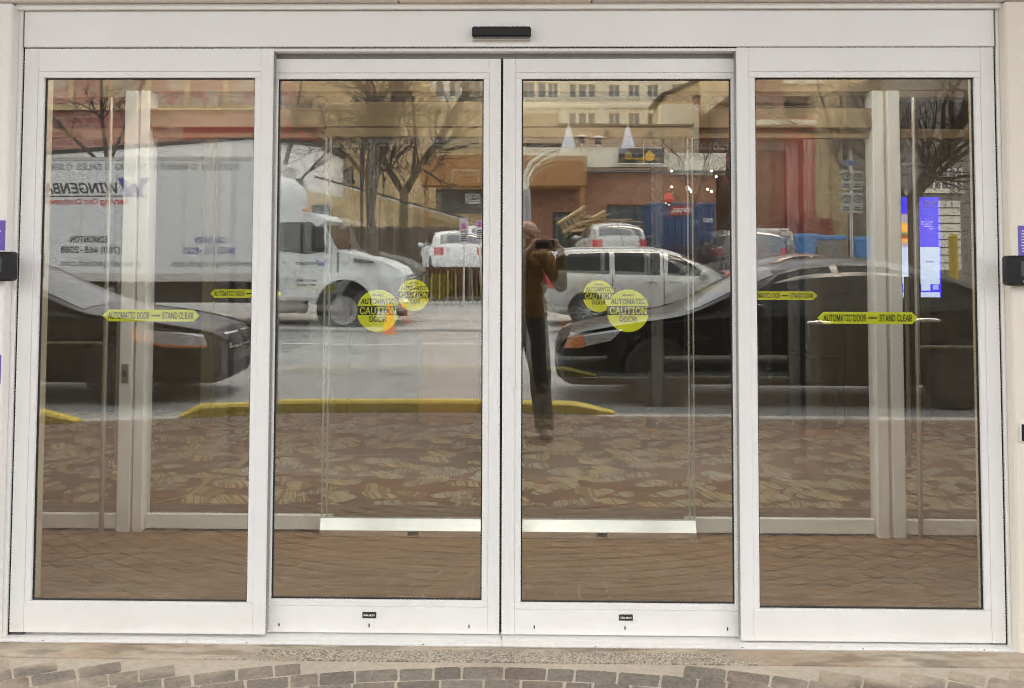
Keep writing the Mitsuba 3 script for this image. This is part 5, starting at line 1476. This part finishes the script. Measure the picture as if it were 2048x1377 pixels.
PX, PY = 0.04, -4.33
hip, chest, neck = np.array([PX, PY + .02, .93]), np.array([PX, PY - .02, 1.30]), np.array([PX + .005, PY + .0, 1.47])
head = np.array([PX + .03, PY + .05, 1.60])
sh = {1: np.array([PX + .19, PY, 1.405]), -1: np.array([PX - .19, PY, 1.405])}
el = {1: np.array([PX + .30, PY + .13, 1.20]), -1: np.array([PX - .27, PY + .14, 1.21])}
ph = np.array([PX + .175, -4.075, 1.53])        # phone centre, held just behind the camera's own point
wr = {1: ph + [.13, -.06, -.05], -1: ph + [-.13, -.06, -.05]}
kn = {1: np.array([PX + .14, PY + .15, .50]), -1: np.array([PX - .10, PY + .11, .50])}
an = {1: np.array([PX + .17, PY + .22, .09]), -1: np.array([PX - .11, PY + .16, .09])}
skin = [(neck - [0, 0, .05], .058, head - [0, .02, .03], .062), (head + [0, -.02, .035], .088, head + [0, .03, .03], .080), (head + [0, .0, -.01], .076, head + [0, .045, -.07], .048),
        (head + [0, .09, .012], .012, head + [0, .105, -.022], .015), (head + [-.083, 0, .0], .012, head + [-.086, -.012, .03], .016), (head + [.083, 0, .0], .012, head + [.086, -.012, .03], .016),
        (neck - [0, 0, .05], .06, chest, .10)]
for s in (1, -1):
    skin += [(el[s], .040, wr[s], .028), (sh[s], .045, el[s], .040)]
    palm0, palm1 = wr[s], ph + [s * .088, -.028, -.012]
    skin.append((palm0, .027, palm1, .027))
    skin.append((palm1 + [0, 0, -.02], .022, palm1 + [0, 0, .03], .020))
    for i, (dz, ln) in enumerate(((.048, .055), (.026, .062), (.004, .058), (-.018, .046))):
        b0 = palm1 + [-s * .006, -.004, dz - .006]
        b1 = b0 + [-s * ln * .42, -.010, .004]
        b2 = b0 + [-s * ln, -.002, .004]
        skin += [(b0, .0095, b1, .0088), (b1, .0088, b2, .0075)]
    t0 = palm1 + [-s * .0, .004, -.034]
    skin += [(t0, .012, t0 + [-s * .028, .0, .0], .0105), (t0 + [-s * .028, .0, .0], .0105, t0 + [-s * .052, .002, .012], .009)]
skin += [(chest, .10, hip, .10)]
put('body', chain(skin, .008, 6), SKIN, pk, smooth=True)
top = [(chest + [-.09, 0, .03], .115, chest + [.09, 0, .03], .115), (chest + [-.08, .01, -.1], .12, chest + [.08, .01, -.1], .12), (hip + [-.07, .01, .10], .125, hip + [.07, .01, .10], .125),
       (chest + [0, 0, .06], .12, hip + [0, .02, .1], .135), (neck + [0, -.005, -.07], .075, chest + [0, 0, .04], .12), (hip + [-.07, 0, .04], .125, hip + [.07, 0, .04], .125)]
for s in (1, -1):
    top += [(chest + [s * .1, 0, .08], .085, sh[s], .072), (sh[s], .070, el[s], .054), (el[s], .054, el[s] + (wr[s] - el[s]) * .82, .040)]
put('top', chain(top, .018, 8), MUSTARD, pk, smooth=True)
leg = [(hip + [-.07, 0, .0], .122, hip + [.07, 0, .0], .122)]
for s in (1, -1):
    leg += [(hip + [s * .085, 0, -.05], .115, kn[s], .082), (kn[s], .083, kn[s] + [0, -.01, -.12], .080), (kn[s] + [0, -.01, -.12], .080, an[s] + [0, 0, .0], .075)]
put('trousers', chain(leg, .02, 8), TROUSER, pk, smooth=True)
for s in (1, -1):
    put('shoe', chain([(an[s] + [0, -.03, -.045], .045, an[s] + [s * .012, .09, -.05], .042), (an[s] + [s * .012, .09, -.05], .042, an[s] + [s * .03, .175, -.058], .034), (an[s], .048, an[s] + [0, .01, -.05], .05)], .015, 6), SHOE, pk, smooth=True)
put('glasses', cat_([lathe([(.021, 0), (.026, 0), (.026, .004), (.021, .004)], 18, 'y', (head[0] + dx, head[1] + .102, head[2] + .018)) for dx in (-.034, .034)] + [tube([(head[0] + s * .06, head[1] + .1, head[2] + .02), (head[0] + s * .088, head[1], head[2] + .015)], .003, 5) for s in (1, -1)]), BLACK, pk)
put('mouth', box(head[0] - .024, head[0] + .024, head[1] + .082, head[1] + .092, head[2] - .058, head[2] - .052, .002), plain('lips', (.25, .09, .07), .6), pk)
put('lanyard', tube([(PX - .05, PY + .085, 1.40), (PX - .03, PY + .125, 1.25), (PX, PY + .14, 1.12), (PX + .03, PY + .125, 1.25), (PX + .05, PY + .085, 1.40)], .006, 5), BLACK, pk)
put('badge_card', box(PX - .03, PX + .03, PY + .15, PY + .154, 1.03, 1.11), WHITEINK, pk)
k = thing('phone', 'black phone held up in both hands by the person', 'phone')
put('case', box(ph[0] - .075, ph[0] + .075, ph[1] - .009, ph[1], ph[2] - .037, ph[2] + .037, .004), BLKPL, k)
put('camera_lens', lathe([(0, 0), (.006, 0), (.006, .001), (0, .001)], 16, 'y', (ph[0] - .06, ph[1] + .0012, ph[2] + .02)), CARGLS, k)
